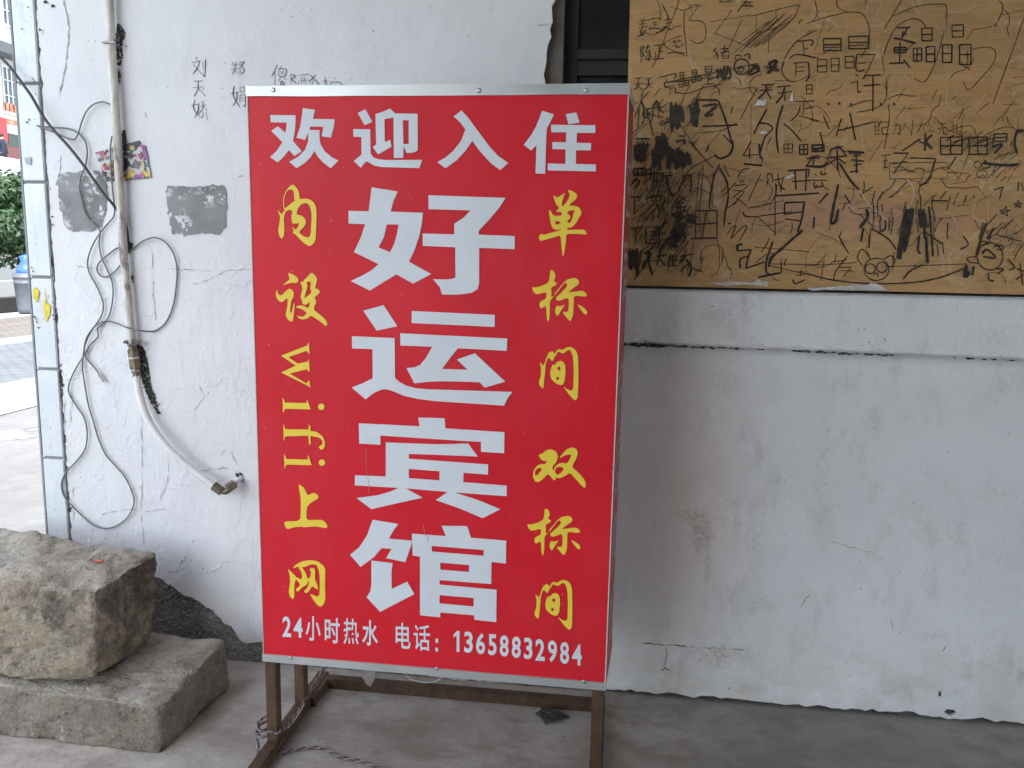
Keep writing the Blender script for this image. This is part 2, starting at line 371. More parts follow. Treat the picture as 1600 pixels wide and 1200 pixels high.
def ragged(pts, amp, step, seed=0):
    """densify a closed outline (pixels) and roughen it"""
    out = []; n = len(pts)
    for i in range(n):
        a, b = Vector(pts[i]+(0,)), Vector(pts[(i+1) % n]+(0,)); L = (b-a).length; k = max(1, int(L/step))
        for j in range(k):
            p = a.lerp(b, j/k); q = p*(1/(step*2.2))
            out.append((p.x + amp*noise.noise(Vector((q.x, q.y, seed))) + .4*amp*noise.noise(Vector((q.x*3, q.y*3, seed+5))),
                        p.y + amp*noise.noise(Vector((q.x, q.y, seed+9))) + .4*amp*noise.noise(Vector((q.x*3, q.y*3, seed+14)))))
    return out
def strokes(name, lst, proj, mat, parent, depth, wscale, wob=0):
    """pen strokes: (width, points); ribbons lying on a surface"""
    V, Fc = [], []
    for si, (w, pts) in enumerate(lst):
        P = [Vector((p[0], p[1])) for p in pts]
        if len(P) > 2: P = [Vector((q.x, q.y)) for q in catmull([(p.x, p.y, 0) for p in P], 4)]
        if wob:
            Q = []
            for a_, b_ in zip(P[:-1], P[1:]):
                m_ = max(1, int((b_-a_).length/2.5)); Q += [a_.lerp(b_, j/m_) for j in range(m_)]
            P = [q + Vector((noise.noise(Vector((q.x*.21, q.y*.21, 1)))*wob, noise.noise(Vector((q.x*.21, q.y*.21, 8)))*wob)) for q in Q + [P[-1]]]
        n = len(P); k = len(V)
        for i, p in enumerate(P):
            d = P[min(n-1, i+1)] - P[max(0, i-1)]
            d = d.normalized() if d.length > 1e-6 else Vector((1, 0)); nn = Vector((-d.y, d.x))
            ww = w*wscale*.5*(1 + .45*noise.noise(Vector((p.x*.09, p.y*.09, si))))
            if wob: ww *= max(.12, .75 + 1.5*noise.noise(Vector((p.x*.11, p.y*.11, si+3))))
            if i in (0, n-1): ww *= .65
            o = depth + (si % 30)*.00003 + i*.000004
            V.append(proj(p + nn*ww, o)); V.append(proj(p - nn*ww, o))
        for i in range(n-1): Fc.append((k+2*i, k+2*i+1, k+2*i+3, k+2*i+2))
    o = mesh(name, V, Fc, mat, parent); o['kind'] = 'stuff'; return o
def Z(x0, y0, s, pts): return [(x0 + a*s, y0 + b*s) for a, b in pts]
def S(txt):
    """'w x,y x,y; w x,y ...' -> strokes"""
    out = []
    for part in txt.replace('\n', ' ').split(';'):
        q = part.split()
        if len(q) > 2: out.append((float(q[0]), [tuple(float(c) for c in w.split(',')) for w in q[1:]]))
    return out
def rect(w, x0, y0, x1, y1, mid=True):
    r = [(w, [(x0, y0), (x0+2, y1)]), (w, [(x0, y0), (x1, y0-3)]), (w, [(x1, y0-3), (x1-2, y1)]), (w, [(x0, y1), (x1, y1-2)])]
    if mid: r.append((w, [(x0, (y0+y1)/2), (x1, (y0+y1)/2-3)]))
    return r
def ring(w, cx, cy, rx, ry): return [(w, [(cx+rx*math.cos(i*math.pi/6), cy+ry*math.sin(i*math.pi/6)) for i in range(13)])]
def P(txt): return [tuple(float(c) for c in w.split(',')) for w in txt.split()]
wallp = lambda p, out: on_y(p[0], p[1], -out)

# ------------------------------------------------------------------ setting: ground
GX0, GX1 = -120, 80
def sheet(name, x0, x1, y0, y1, z, mat): return structure(mesh(name, [(x0,y0,z),(x1,y0,z),(x1,y1,z),(x0,y1,z)], [(0,1,2,3)], mat))
def mk_ground(name, a, b, sc=6): return mk_cement(name, a, b, sc, .2, .004)
M['ground'] = mk_ground('dusty_ground', (.30, .29, .26), (.42, .40, .37))
def mk_paving(name, a, b, sx, sy):
    t = NT(name); br = t.n('ShaderNodeTexBrick'); br.inputs['Scale'].default_value = 1; br.inputs['Brick Width'].default_value = sx; br.inputs['Row Height'].default_value = sy
    br.inputs['Mortar Size'].default_value = .012; br.inputs['Color1'].default_value = (*a, 1); br.inputs['Color2'].default_value = (*b, 1); br.inputs['Mortar'].default_value = (*[v*.55 for v in a], 1)
    t.L(t.coord(), br.inputs['Vector']); c = t.mix(t.math('MULTIPLY', t.ramp(t.noise(1.5, 4), .4, .7), .35), br.outputs['Color'], tuple(v*1.25 for v in b)); t.col(c); t.rough(.85); return t.m
M['paveblue'] = mk_paving('blue_grey_paving', (.125, .135, .145), (.165, .175, .185), .2, .1)
M['pavetan'] = mk_paving('tan_paving', (.14, .12, .10), (.19, .165, .14), .2, .1)
sheet('ground', -400, 400, -400, 400, -.02, M['ground'])
sheet('floor', -2.0, 60, -60, 60, 0.0, M['floor'])
def mk_fore():
    t = NT('forecourt_concrete'); c = t.mix(t.ramp(t.noise(1.5, 5, .65), .35, .66), (.155, .15, .14), (.225, .22, .21))
    c = t.mix(t.math('MULTIPLY', t.ramp(t.noise(9, 5, .75), .5, .65), .4), c, (.12, .115, .105))
    v = t.n('ShaderNodeTexVoronoi', feature='DISTANCE_TO_EDGE'); v.inputs['Scale'].default_value = .9
    nz = t.n('ShaderNodeTexNoise'); nz.inputs['Scale'].default_value = 2.5; nz.inputs['Detail'].default_value = 5; t.L(t.coord(), nz.inputs['Vector'])
    ad = t.n('ShaderNodeMix', data_type='RGBA', blend_type='ADD'); ad.inputs[0].default_value = .7; t.L(t.coord(), ad.inputs[6]); t.L(nz.outputs['Color'], ad.inputs[7]); t.L(ad.outputs[2], v.inputs['Vector'])
    k = t.ramp(v.outputs['Distance'], .0, .012, 1, 0); t.col(t.mix(t.math('MULTIPLY', k, .8), c, (.07, .065, .06))); t.rough(.9); t.bump(t.noise(12, 5), .3, .006); return t.m
sheet('forecourt', -5.0, -2.0, -60, 60, 0.0, mk_fore())  # same concrete as the floor, coloured darker to tone down outdoor light
sheet('paving_band', -6.2, -5.04, -60, 60, -.004, simple('pale_concrete_band', (.27, .265, .25), .9, 0, .15, 3))
sheet('pavement', -8.7, -6.2, -60, 60, -.004, M['paveblue'])
sheet('paving_band_outer', -9.3, -8.7, -60, 60, -.004, M['masonry'] and simple('pale_kerb_band', (.27, .265, .25), .9, 0, .15, 3))
sheet('pavement_outer', -12.0, -9.3, -60, 60, -.004, M['pavetan'])

# ------------------------------------------------------------------ the wall
ZB, ZBAND = 1.2955, 1.1239          # window sill and foot of the projecting band
WX0, WX1, WZ1 = -.225, 2.3, 2.75    # window opening
WALL_X0, WALL_X1, WALL_Z1 = -1.888, 7.0, 3.4
wall = thing('wall', 'white plastered house wall with pale tiled corner strip and boarded window', 'wall', (-.5, .1, 0))
boxes('masonry', [(WALL_X0, WX0, .010, .26, 0, WALL_Z1), (WX1, WALL_X1, .010, .26, 0, WALL_Z1), (WX0, WX1, .010, .26, 0, ZB), (WX0, WX1, .010, .26, WZ1, WALL_Z1)], M['masonry'], wall)
# plaster coat: ragged sheet 12 mm thick, broken away at the left foot and along the tiles
def rag_line(a, b, step, amp, seed, axis):
    a, b = Vector(a), Vector(b); n = max(2, int((b-a).length/step)); out = []
    for i in range(n):
        p = a.lerp(b, i/n); d = amp*noise.noise(Vector((p.x*30, p.y*30, seed))) + amp*.5*noise.noise(Vector((p.x*90, p.y*90, seed+3)))
        out.append((p.x + (d if axis == 0 else 0), p.y + (d if axis == 1 else 0)))
    return out
def w2(px, py): q = on_y(px, py); return (q.x, q.z)
brk = [w2(*p) for p in [(230,893),(245,900),(256,908),(263,913),(270,917),(283,928),(297,934),(313,942),(326,948),(333,953),(343,965),(350,973),(361,979),(367,987),(372,995),(377,1002),(392,1003),(412,1003),(470,1008),(540,1022),(600,1040),(660,1054),(720,1063)]]
lower_l = (-1.797, .0)
outer = rag_line((-1.802, WALL_Z1), (-1.802, brk[0][1]+.02), .010, .007, 1, 0)
outer += rag_line((-1.802, brk[0][1]+.02), brk[0], .02, .004, 2, 1)
for i in range(len(brk)-1): outer += rag_line(brk[i], brk[i+1], .008, .010, 3, 1)
outer += rag_line(brk[-1], (.0, .012), .015, .008, 4, 1) + rag_line((.0, .012), (WALL_X1, .010), .02, .012, 5, 1)
outer += [(WALL_X1, .01), (WALL_X1, WALL_Z1)]
hole = rag_line((-.230, ZB-.004), (-.224, 1.9), .02, .006, 6, 0) + rag_line((-.224, 1.9), (-.196, 2.15), .02, .008, 7, 0) + rag_line((-.196, 2.15), (-.21, WZ1), .02, .006, 8, 0) + [(WX1, WZ1), (WX1, ZB-.004)]
# chipped pit near the floor
pit = [(on_y(1485,1113).x + .017*math.cos(a)*(1+.35*noise.noise(Vector((a*1.3,2,0)))), on_y(1485,1113).z + .010*math.sin(a)*(1+.5*noise.noise(Vector((a*2,5,0))))) for a in [i*math.pi/9 for i in range(18)]]
loops = [outer, hole, pit]
flat = [p for lp in loops for p in lp]
V = [(x, 0, z) for x, z in flat] + [(x, .0135, z) for x, z in flat]; NV = len(flat)
Fc = []
for t in tessellate_polygon([[Vector((p[0], p[1], 0)) for p in lp] for lp in loops]):
    a, b, c = [Vector((flat[i][0], flat[i][1], 0)) for i in t]
    Fc.append(tuple(t) if (b-a).cross(c-a).z > 0 else tuple(reversed(t)))
k = 0
for lp in loops:
    n = len(lp)
    for i in range(n): Fc.append((k+i, k+(i+1) % n, NV+k+(i+1) % n, NV+k+i))
    k += n
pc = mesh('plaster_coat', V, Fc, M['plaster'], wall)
# rough render laid bare where the plaster has fallen
nx, nz = 260, 100; gv, gf = [], []
for j in range(nz+1):
    for i in range(nx+1):
        x = -1.78 + 1.35*i/nx; z = .5*j/nz
        gv.append((x, min(.0098, .0090 - .010*max(0, noise.fractal(Vector((x*85, 0, z*85)), 1, 2, 3)) - .002*noise.noise(Vector((x*15, 3, z*15)))), z))
for j in range(nz):
    for i in range(nx): a = j*(nx+1)+i; gf.append((a, a+1, a+nx+2, a+nx+1))
mesh('rough_render', gv, gf, M['rough'], wall, True)
# projecting band below the window, chipped along its lower edge
BP = -.055
zl, zr, zt0 = on_y(981, 536, BP), on_y(1600, 562, BP), on_y(1290, 460, BP).z
bandz = lambda x: zl.z + (zr.z-zl.z)*(x-zl.x)/(zr.x-zl.x)
bx = [WX0-.03 + i*.01 for i in range(int((WX1+.1-WX0)/.01)+1)]
bv, bf = [], []
for i, x in enumerate(bx):
    d = .0035*noise.noise(Vector((x*25, 1, 0))) + .002*noise.noise(Vector((x*80, 1, 4))); e = .003*noise.noise(Vector((x*40, 7, 0))); zb_ = bandz(x)
    ch = .022*max(0, noise.noise(Vector((x*18, 3, 3))) - .15)
    bv += [(x, .004, zb_+.004), (x, BP+.006, zb_+d), (x, BP+e*.3, zb_+.006+d+ch), (x, BP+e*.3, zt0-.006), (x, BP+.006, zt0+.3*e), (x, .03, ZB-.004)]
for i in range(len(bx)-1):
    for k in range(5): a = i*6+k; bf.append((a, a+6, a+7, a+1))
bf += [tuple(range(6)), tuple(len(bv)-6+k for k in (5,4,3,2,1,0))]
mesh('window_band', bv, bf, M['plaster'], wall)
# dark ragged joint under the band
loopsj = []
for i in range(120):
    x = random.choice([random.uniform(972, 1040), random.uniform(1030, 1150), random.uniform(1150, 1600), random.uniform(1240, 1400)]); r = random.uniform(.8, 2.6)*(1.7 if x < 1030 else 1)
    y = 537.3 + (x-981)*.042 + random.uniform(-.8, 1.2); L_ = r*random.uniform(1.5, 5)
    loopsj.append([ragged([(x-L_, y), (x, y-r*.6), (x+L_, y-.2), (x+L_*.3, y+r*.8), (x-L_*.4, y+r*.6)], r*.7, 1.3, i)])
plate('mortar_crumbs', loopsj, wallp, M['tar'], wall, .0565, step=.00001)['kind'] = 'stuff'

# tiles of the corner strip, one by one, with open joints
TP, TZ = .3006, 1.883
tv = None
for k in range(-6, 6):
    z1 = TZ + k*TP - .005; z0 = TZ + (k-1)*TP + .005
    if z1 < .05: continue
    z0 = max(z0, .012); dx = .0015*random.uniform(-1, 1)
    t_ = box('tile', -1.884+dx, -1.8085+dx, -.006+random.uniform(-.001, .001), .009, z0, min(z1, WALL_Z1), M['tile'], wall, .0025)
box('grout_bed', -1.882, -1.806, .004, .0098, 0, WALL_Z1, M['grout'], wall)
box('corner_shade', -1.8945, -1.8885, -.002, .0018, 0, WALL_Z1, M['grout'], wall)  # grey strip stands in for the shaded edge of the tiles
for k in range(-6, 6):          # tiles on the return of the corner
    z1 = TZ + k*TP - .004; z0 = max(.012, TZ + (k-1)*TP + .004)
    if z1 > .05: box('tile', -1.894, -1.8882, .002, .25, z0, min(z1, WALL_Z1), M['tile'], wall, .002)
# yellow paint, scuffs and chips on tiles
tilep = lambda p, out: on_y(p[0], p[1], -.0085-out)
plates('paint_mark', [[ragged(Z(0, 300, .25, P('205,605 225,595 243,630 240,670 225,690 208,660')), 1.2, 2, 1)], [ragged(Z(0, 300, .25, P('275,600 284,640 290,690 315,715 312,760 295,800 290,815 280,780 270,690 282,670')), 1.2, 2, 2)]], tilep, M['yellowpaint'], wall)
plate('chip_mark', [[ragged(Z(0, 0, .1, P('600,440 640,450 645,480 610,500')), .6, 1, 4)]] + [[ragged([(x-1.2, y-1.6), (x+1.4, y-1), (x+.8, y+1.6), (x-1, y+1)], .8, 1, i)] for i, (x, y) in enumerate([(45,187),(42,191),(53,495),(57,503),(60,512),(56,498),(83,493),(84,499),(49,418),(51,424),(34,45),(44,11),(51,123),(53,127)])], tilep, M['crack'], wall)['kind'] = 'stuff'
plate('scuff_mark', [[ragged(P('38,247 47,244 50,252 47,258 41,257'), 1.5, 2, 3)]], tilep, simple('grey_scuff', (.40, .42, .43), .7, var=.3, scale=90), wall)

# grey cement patches
plate('cement_patch', [[ragged(P('87,284 92,271 128,267 150,266 158,270 168,292 166,318 163,341 156,356 140,361 118,362 103,358 98,345 93,324 90,300'), 4, 3, 11)]], wallp, M['patch'], wall, .0022)
plate('cement_patch', [[ragged(P('260,291 272,289 300,293 330,289 349,290 353,300 353,330 352,354 342,366 320,364 295,367 268,366 264,340 260,315'), 3.5, 3, 12)]], wallp, M['patch'], wall, .0022)
fl = []
for i in range(12):
    if i < 9: x, y = random.uniform(88, 166), random.choice([random.uniform(268, 285), random.uniform(268, 360)])
    else: x, y = random.uniform(264, 350), random.uniform(290, 335)
    r = random.uniform(.8, 3.2); fl.append([ragged([(x-r, y-r*.5), (x+r*.6, y-r*.6), (x+r, y+r*.4), (x-r*.4, y+r*.6)], r*.6, 1.5, i)])
plate('paint_fleck', fl, wallp, M['plaster'], wall, .0030, step=.00001)['kind'] = 'stuff'
# black tar and soot beside the pipe
tar = [Z(0,0,.25,P('738,145 758,160 772,185 788,225 768,250 762,300 765,350 755,412 740,415 730,380 722,300 722,240 728,180')),
       Z(0,0,.25,P('730,420 748,430 752,480 740,560 735,640 720,650 712,560 718,470')),
       Z(0,0,.25,P('765,812 782,815 788,860 790,900 770,915 752,900 755,850')),
       P('213,536 224,543 230,558 233,580 236,600 243,622 248,640 252,648 245,646 236,630 228,612 220,590 214,560'),
       P('201,376 207,382 206,392 201,398 198,385'), Z(0,300,.25,P('820,500 832,540 830,570 818,560')),
       Z(0,300,.25,P('318,400 328,410 330,450 322,470 316,440')), Z(0,300,.25,P('340,690 352,720 355,780 348,820 338,760')), Z(0,300,.25,P('370,1100 385,1130 395,1190 398,1210 380,1210 366,1150')),
       Z(0,600,.25,P('378,0 396,0 395,60 380,95 372,60')), Z(0,600,.25,P('398,300 412,330 410,360 400,380')), Z(0,600,.25,P('428,770 448,772 446,800 432,808')),
       P('68,2 74,1 76,5 70,6'), P('80,8 85,7 86,11 81,12'), P('1466,1080 1470,1079 1471,1087 1467,1090')]
for i in range(34):
    x_, y_ = random.choice([(random.uniform(179, 197), random.uniform(35, 100)), (random.uniform(214, 252), 0), (random.uniform(182, 190), random.uniform(105, 230)), (random.uniform(78, 112), 1)])
    if y_ == 0: y_ = 545 + (x_-214)*2.6 + random.uniform(-6, 6)
    if y_ == 1: y_ = 380 + (x_-84)*17
    r_ = random.uniform(.7, 1.8); tar.append([(x_-r_, y_-r_*.8), (x_+r_*.7, y_-r_), (x_+r_, y_+r_), (x_-r_*.5, y_+r_*1.3)])
plates('tar_stain', [[ragged(t, 2.6, 1.2, i)] for i, t in enumerate(tar)], wallp, M['tar'], wall, .0012, .00002)
# hairline cracks and flaked ridges
crk = S('''3 100,0 105,25 108,45 104,90 98,125 92,150; 1.6 95,245 94,262 94,285; 1.4 238,395 239,420; 1.8 239,440 240,455 243,500; 1.5 97,800 102,620; 1.2 120,416 160,421; 1.2 262,419 300,422 330,424; 1.2 352,423 395,420;
1.5 300,738 330,733 358,731; 1.4 372,728 360,705; 2.4 1003,1005 1020,1006 1060,1009 1085,1011; 1.8 1085,1011 1140,1014 1165,1016; 2 1042,1009 1041,1028 1037,1043; 2 1033,1048 1040,1044 1047,1049;
1 1300,846 1340,858 1365,864; 1.2 1250,950 1262,932 1272,922; 1.2 1392,962 1396,990; 1.4 1472,1018 1479,1010; 1.2 960,1083 980,1079;
2 275,895 285,878 292,866; 1.6 262,895 290,887; 1.4 310,603 318,620 304,640; 1.2 353,703 342,712; 1.3 112,610 111,660; 1.2 116,812 114,760; 1.2 221,650 222,740 221,800 224,850; 1.2 160,802 215,795;1.2 225,800 258,795; 1.1 260,690 263,745 250,780; 1.4 860,37 840,40;1.2 380,275 372,276; 1.3 225,176 231,186; 1.2 1170,1102 1120,1093 1110,1096; 2.2 957,1083 1000,1087 1060,1092; 3 1100,1094 1135,1098 1165,1104; 1.2 300,445 330,435 350,425;1.2 340,430 350,428''')
strokes('crack', [c_ for c_ in crk if c_[1][0][0] > 900], wallp, M['crack'], wall, .0010, .72, 2.2)
strokes('hairline', [c_ for c_ in crk if c_[1][0][0] <= 900], wallp, M['hair'], wall, .0010, .8, 2.6)
# names written on the plaster
pen = S('''5 1225,355 1229,373; 5 1198,392 1255,378; 5 1246,380 1236,420 1204,464; 5 1208,400 1258,462; 5 1268,385 1268,432; 5 1284,370 1282,430 1278,480 1262,456; 5 1212,508 1264,505; 5 1204,548 1272,541; 5 1238,508 1235,560 1211,602; 5 1240,552 1286,603;
5 1218,620 1210,680 1256,736; 5 1240,650 1238,690 1214,739; 5 1194,660 1252,648; 4 1256,640 1276,630; 4 1250,665 1292,655; 4 1268,640 1265,680 1240,712; 4 1268,665 1300,690; 4 1270,700 1262,740; 4 1288,695 1295,750;
4 1450,390 1460,405; 4 1475,382 1468,398; 4 1447,412 1491,400; 4 1441,435 1496,425; 4 1470,400 1465,440 1447,466; 4 1468,440 1491,461; 5 1500,385 1500,472; 5 1500,388 1525,385; 5 1525,385 1510,415 1528,440 1508,460;
5 1462,538 1458,600 1499,670; 5 1480,580 1478,620 1454,662; 5 1438,585 1492,575; 4 1500,545 1526,542; 4 1526,542 1525,575 ; 4 1502,576 1500,545; 4 1502,576 1525,575; 5 1500,595 1498,642; 5 1500,595 1533,590; 5 1533,590 1531,666 1518,655; 4 1505,612 1529,610; 4 1505,630 1529,628''')
pen2 = S('''9 265,328 240,390 194,474; 10 238,420 235,582; 9 326,338 294,376; 9 285,378 285,476; 9 285,378 372,382 378,405 360,472 288,476; 8 305,403 352,446; 8 352,403 308,450; 9 305,485 284,532; 9 355,494 376,524; 9 325,523 307,573 352,573 340,545 316,551;
9 435,448 432,572; 9 435,450 480,460 486,482 440,510; 9 440,510 485,545 506,562; 8 530,530 528,566; 9 533,461 656,445; 8 560,475 570,560; 8 600,470 598,560; 8 548,525 642,520; 8 620,530 620,562; 9 674,458 740,520 792,579; 9 746,453 700,510 663,532; 8 660,540 690,562; 8 720,520 705,572;
9 865,484 868,560 892,586; 9 834,536 906,530; 9 969,484 999,513; 9 930,544 928,583; 9 930,545 1020,545 1068,563 1081,590''')
allpen = [(w*.25, Z(0, 0, .25, p)) for w, p in pen] + [(w*.125, Z(400, 60, .125, p)) for w, p in pen2]
strokes('handwriting', allpen, wallp, M['pencil'], wall, .0012, 1.0)

# window behind the board
win = mesh('window', boxv(WX0+.001, WX0+.05, .030, .10, ZB, WZ1-.001), BOXF, M['reveal'], wall)
win.data.materials[0] = M['reveal']
box('frame', -.175, WX1, .085, .13, 2.62, WZ1-.002, M['frame'], win)
for a, b in ((-.174, -.135), (.40, .45), (1.3, 1.35), (2.2, 2.25)): box('frame', a, b, .085, .13, ZB, 2.62, M['frame'], win)
for a, b in ((ZB, 1.34), (1.915, 1.955)): box('frame', -.135, .40, .088, .125, a, b, M['frame'], win)
box('frame', -.135, .40, .070, .125, 1.958, 1.985, M['frame'], win)
for a, b in ((.45, 1.3), (1.35, 2.2)): box('pane', a, b, .104, .108, ZB, 2.62, M['glass'], win)
box('pane', -.135, .40, .104, .108, 1.34, 1.915, M['glass'], win)
box('pane', -.135, .40, .104, .108, 1.985, 2.62, M['glass'], win)

# ------------------------------------------------------------------ plywood board with scribbles
bl = [w2(986, -30), w2(984.5, 0), w2(981, 130), w2(977.3, 447.5)]
BXR = 2.25
board = thing('plywood_board', 'brown plywood board covered in black scribbles closing the window', 'board', (.6, .0, ZB))
prof = [(bl[3][0], ZB+.004), (bl[2][0], bl[2][1]), (bl[1][0], bl[1][1]), (bl[0][0], 2.66), (BXR, 2.66), (BXR, ZB+.004)]
nb = len(prof); BY0, BY1 = -.006, .006
bv = [(x, BY0, z) for x, z in prof] + [(x, BY1, z) for x, z in prof]
bf = [tuple(range(nb-1, -1, -1)), tuple(range(nb, 2*nb))] + [(i, (i+1) % nb, nb+(i+1) % nb, nb+i) for i in range(nb)]
sheet_b = mesh('board_sheet', bv, bf, M['board'], board)
bm = bmesh.new(); bm.from_mesh(sheet_b.data); bmesh.ops.recalc_face_normals(bm, faces=bm.faces[:]); bm.to_mesh(sheet_b.data); bm.free()
boardp = lambda p, out: on_y(p[0], p[1], BY0-out)
W = {}
W[1] = S('''3 285,130 295,150; 3 318,125 305,150; 3 272,158 335,148; 3 275,180 328,172; 3 265,205 345,192; 3 300,150 300,205; 4 300,205 285,240 315,265; 4 325,215 300,250 268,270; 3 385,125 388,138; 3 345,160 348,140; 3 348,140 432,130; 3 432,130 420,150; 3 365,165 412,160; 3 388,160 385,205; 3 388,182 410,180; 3 362,185 350,215; 3 350,215 380,205 445,215; 4 455,150 515,140; 4 488,100 485,170; 3 465,172 515,165; 4 450,200 470,195 500,215 525,210; 3 395,240 450,225 485,180; 3 525,195 590,188;
4 285,345 290,465; 4 285,345 310,340; 4 310,340 295,380 312,405 295,415; 4 325,350 360,342; 4 345,320 325,385; 4 325,385 362,378; 4 350,360 348,440 335,430; 4 335,405 320,440; 4 355,400 370,425; 5 385,335 470,325; 5 425,335 420,430; 4 425,380 458,375; 4 395,380 395,430; 5 372,438 460,428; 4 515,310 590,295; 4 535,290 535,320; 4 570,282 568,310; 4 520,345 535,330; 4 545,325 550,345 580,345; 4 590,320 598,340; 3 480,395 530,385 615,390;
4 845,350 815,375; 4 825,365 850,400 855,440; 4 850,395 820,420; 5 875,360 930,355; 5 905,330 900,385; 5 870,385 940,378; 4 930,360 880,400; 4 890,395 890,430; 4 890,430 935,428; 4 935,428 935,392; 4 890,412 935,410; 4 985,440 990,405 1030,415; 4 1045,410 1085,395 1085,440; 4 425,570 545,540 530,580; 4 470,575 480,600; 4 460,605 470,640 520,630; 5 480,605 1150,465; 4 460,608 900,560;
5 755,560 810,550; 5 785,560 780,610; 5 785,585 820,575; 5 755,620 830,610; 10 840,510 860,530 850,580; 9 870,500 900,590 930,480; 9 905,480 890,560 945,570 940,490; 9 1100,470 1150,520 1080,550 1140,480 1160,530; 10 1210,490 1300,520 1230,470 1290,450 1220,540 1290,480; 4 490,640 540,625; 4 500,655 505,700; 4 500,655 540,645 540,690; 3 540,680 640,685 760,640 890,620; 3 830,635 865,660 862,705;
4 240,575 300,568; 4 235,620 310,612; 4 270,575 265,630 240,660; 4 268,625 300,665; 4 325,580 370,570; 4 315,620 375,615; 4 345,580 340,630 310,660; 4 345,620 375,650; 7 295,740 240,860; 7 275,800 265,940; 6 290,740 310,800 300,860; 6 370,800 405,740 420,800 460,830; 6 330,800 340,860 310,860; 7 345,860 380,1000; 5 320,800 450,790; 5 330,840 460,860; 14 510,750 520,940 545,760 560,950 580,780 600,900; 10 515,970 525,780 550,930 570,770; 14 650,770 690,930 700,740 660,900 720,800; 11 690,735 850,735; 9 740,780 850,770 760,850 820,840; 7 855,735 910,880 960,1060; 8 740,930 1000,918; 6 895,990 960,1060; 5 580,920 720,1129; 22 410,1000 430,1110 450,990 470,1110; 9 250,1020 355,1020; 9 260,1040 270,1120; 9 300,1030 310,1120; 9 340,1040 330,1120; 8 250,1070 350,1065; 9 545,1040 610,1030 600,1060; 9 560,1000 610,1000; 5 420,900 500,870; 6 430,920 500,890 590,870;
7 1175,625 1250,620; 7 1160,665 1255,660; 7 1210,625 1205,670 1150,725; 7 1210,665 1245,725; 6 1290,640 1390,630; 6 1300,685 1410,672; 6 1345,640 1330,700 1280,760; 6 1350,685 1345,740; 7 1215,800 1150,920 1120,985; 6 1160,905 1215,910 1258,945 1200,1010 1165,1129; 7 1335,770 1295,900 1285,1000 1300,1129; 6 1340,910 1400,960 1470,1040; 5 1430,465 1425,560; 5 1410,465 1520,455; 5 1520,455 1525,560 1500,600; 4 1435,495 1490,490; 4 1435,525 1490,520;
5 1440,305 1550,295 1540,340; 5 1480,310 1490,410; 5 1490,360 1520,355; 5 1380,430 1440,400 1600,430; 5 1425,745 1565,742; 5 1490,745 1480,850; 5 1490,800 1560,790; 5 1460,780 1440,840 1390,890; 5 1450,850 1600,890; 5 860,15 900,12; 5 880,0 880,15; 5 910,10 960,5; 6 1025,40 1115,45; 5 1030,15 1100,15; 5 1060,0 1060,45; 5 1085,10 1095,45''')
W[1] += ring(5, 1030, 490, 55, 57) + ring(4, 1025, 508, 22, 22) + [(8, [(1014, 500), (1018, 508)]), (8, [(1030, 498), (1034, 507)])]
for r in ((575,535,605,575),(665,515,700,550),(760,490,810,530),(565,600,600,640),(610,595,640,630),(660,570,690,605),(700,565,735,595),(1505,625,1550,690)): W[1] += rect(5, *r)
W['1f'] = S('''4 440,25 475,90 500,150; 4 570,0 540,90 490,210 420,400 370,500; 4 580,80 715,40; 4 715,40 640,150; 4 640,150 740,160 768,230 750,300 700,318 650,290; 4 610,80 605,190 630,415; 3 630,415 480,350 470,310 590,260; 4 800,160 1100,110; 4 960,70 830,245; 4 830,245 1090,345; 4 1035,140 930,360; 4 1100,120 1420,40 1445,60 1380,160 1140,250; 4 1140,250 1135,110; 3 960,400 1290,120 1020,380 1360,90 1080,360 1400,110 1120,350 1390,160 1180,330 1300,200; 3 1000,330 1240,150 1060,330 1300,150; 4 1230,250 1225,390; 4 1150,640 1080,760 1020,880; 3 1100,760 1095,1100; 5 1580,220 1440,300 1350,420 1325,520 1370,590 1430,600; 3 680,1010 700,980 880,960 1000,900; 3 760,1100 880,960''')
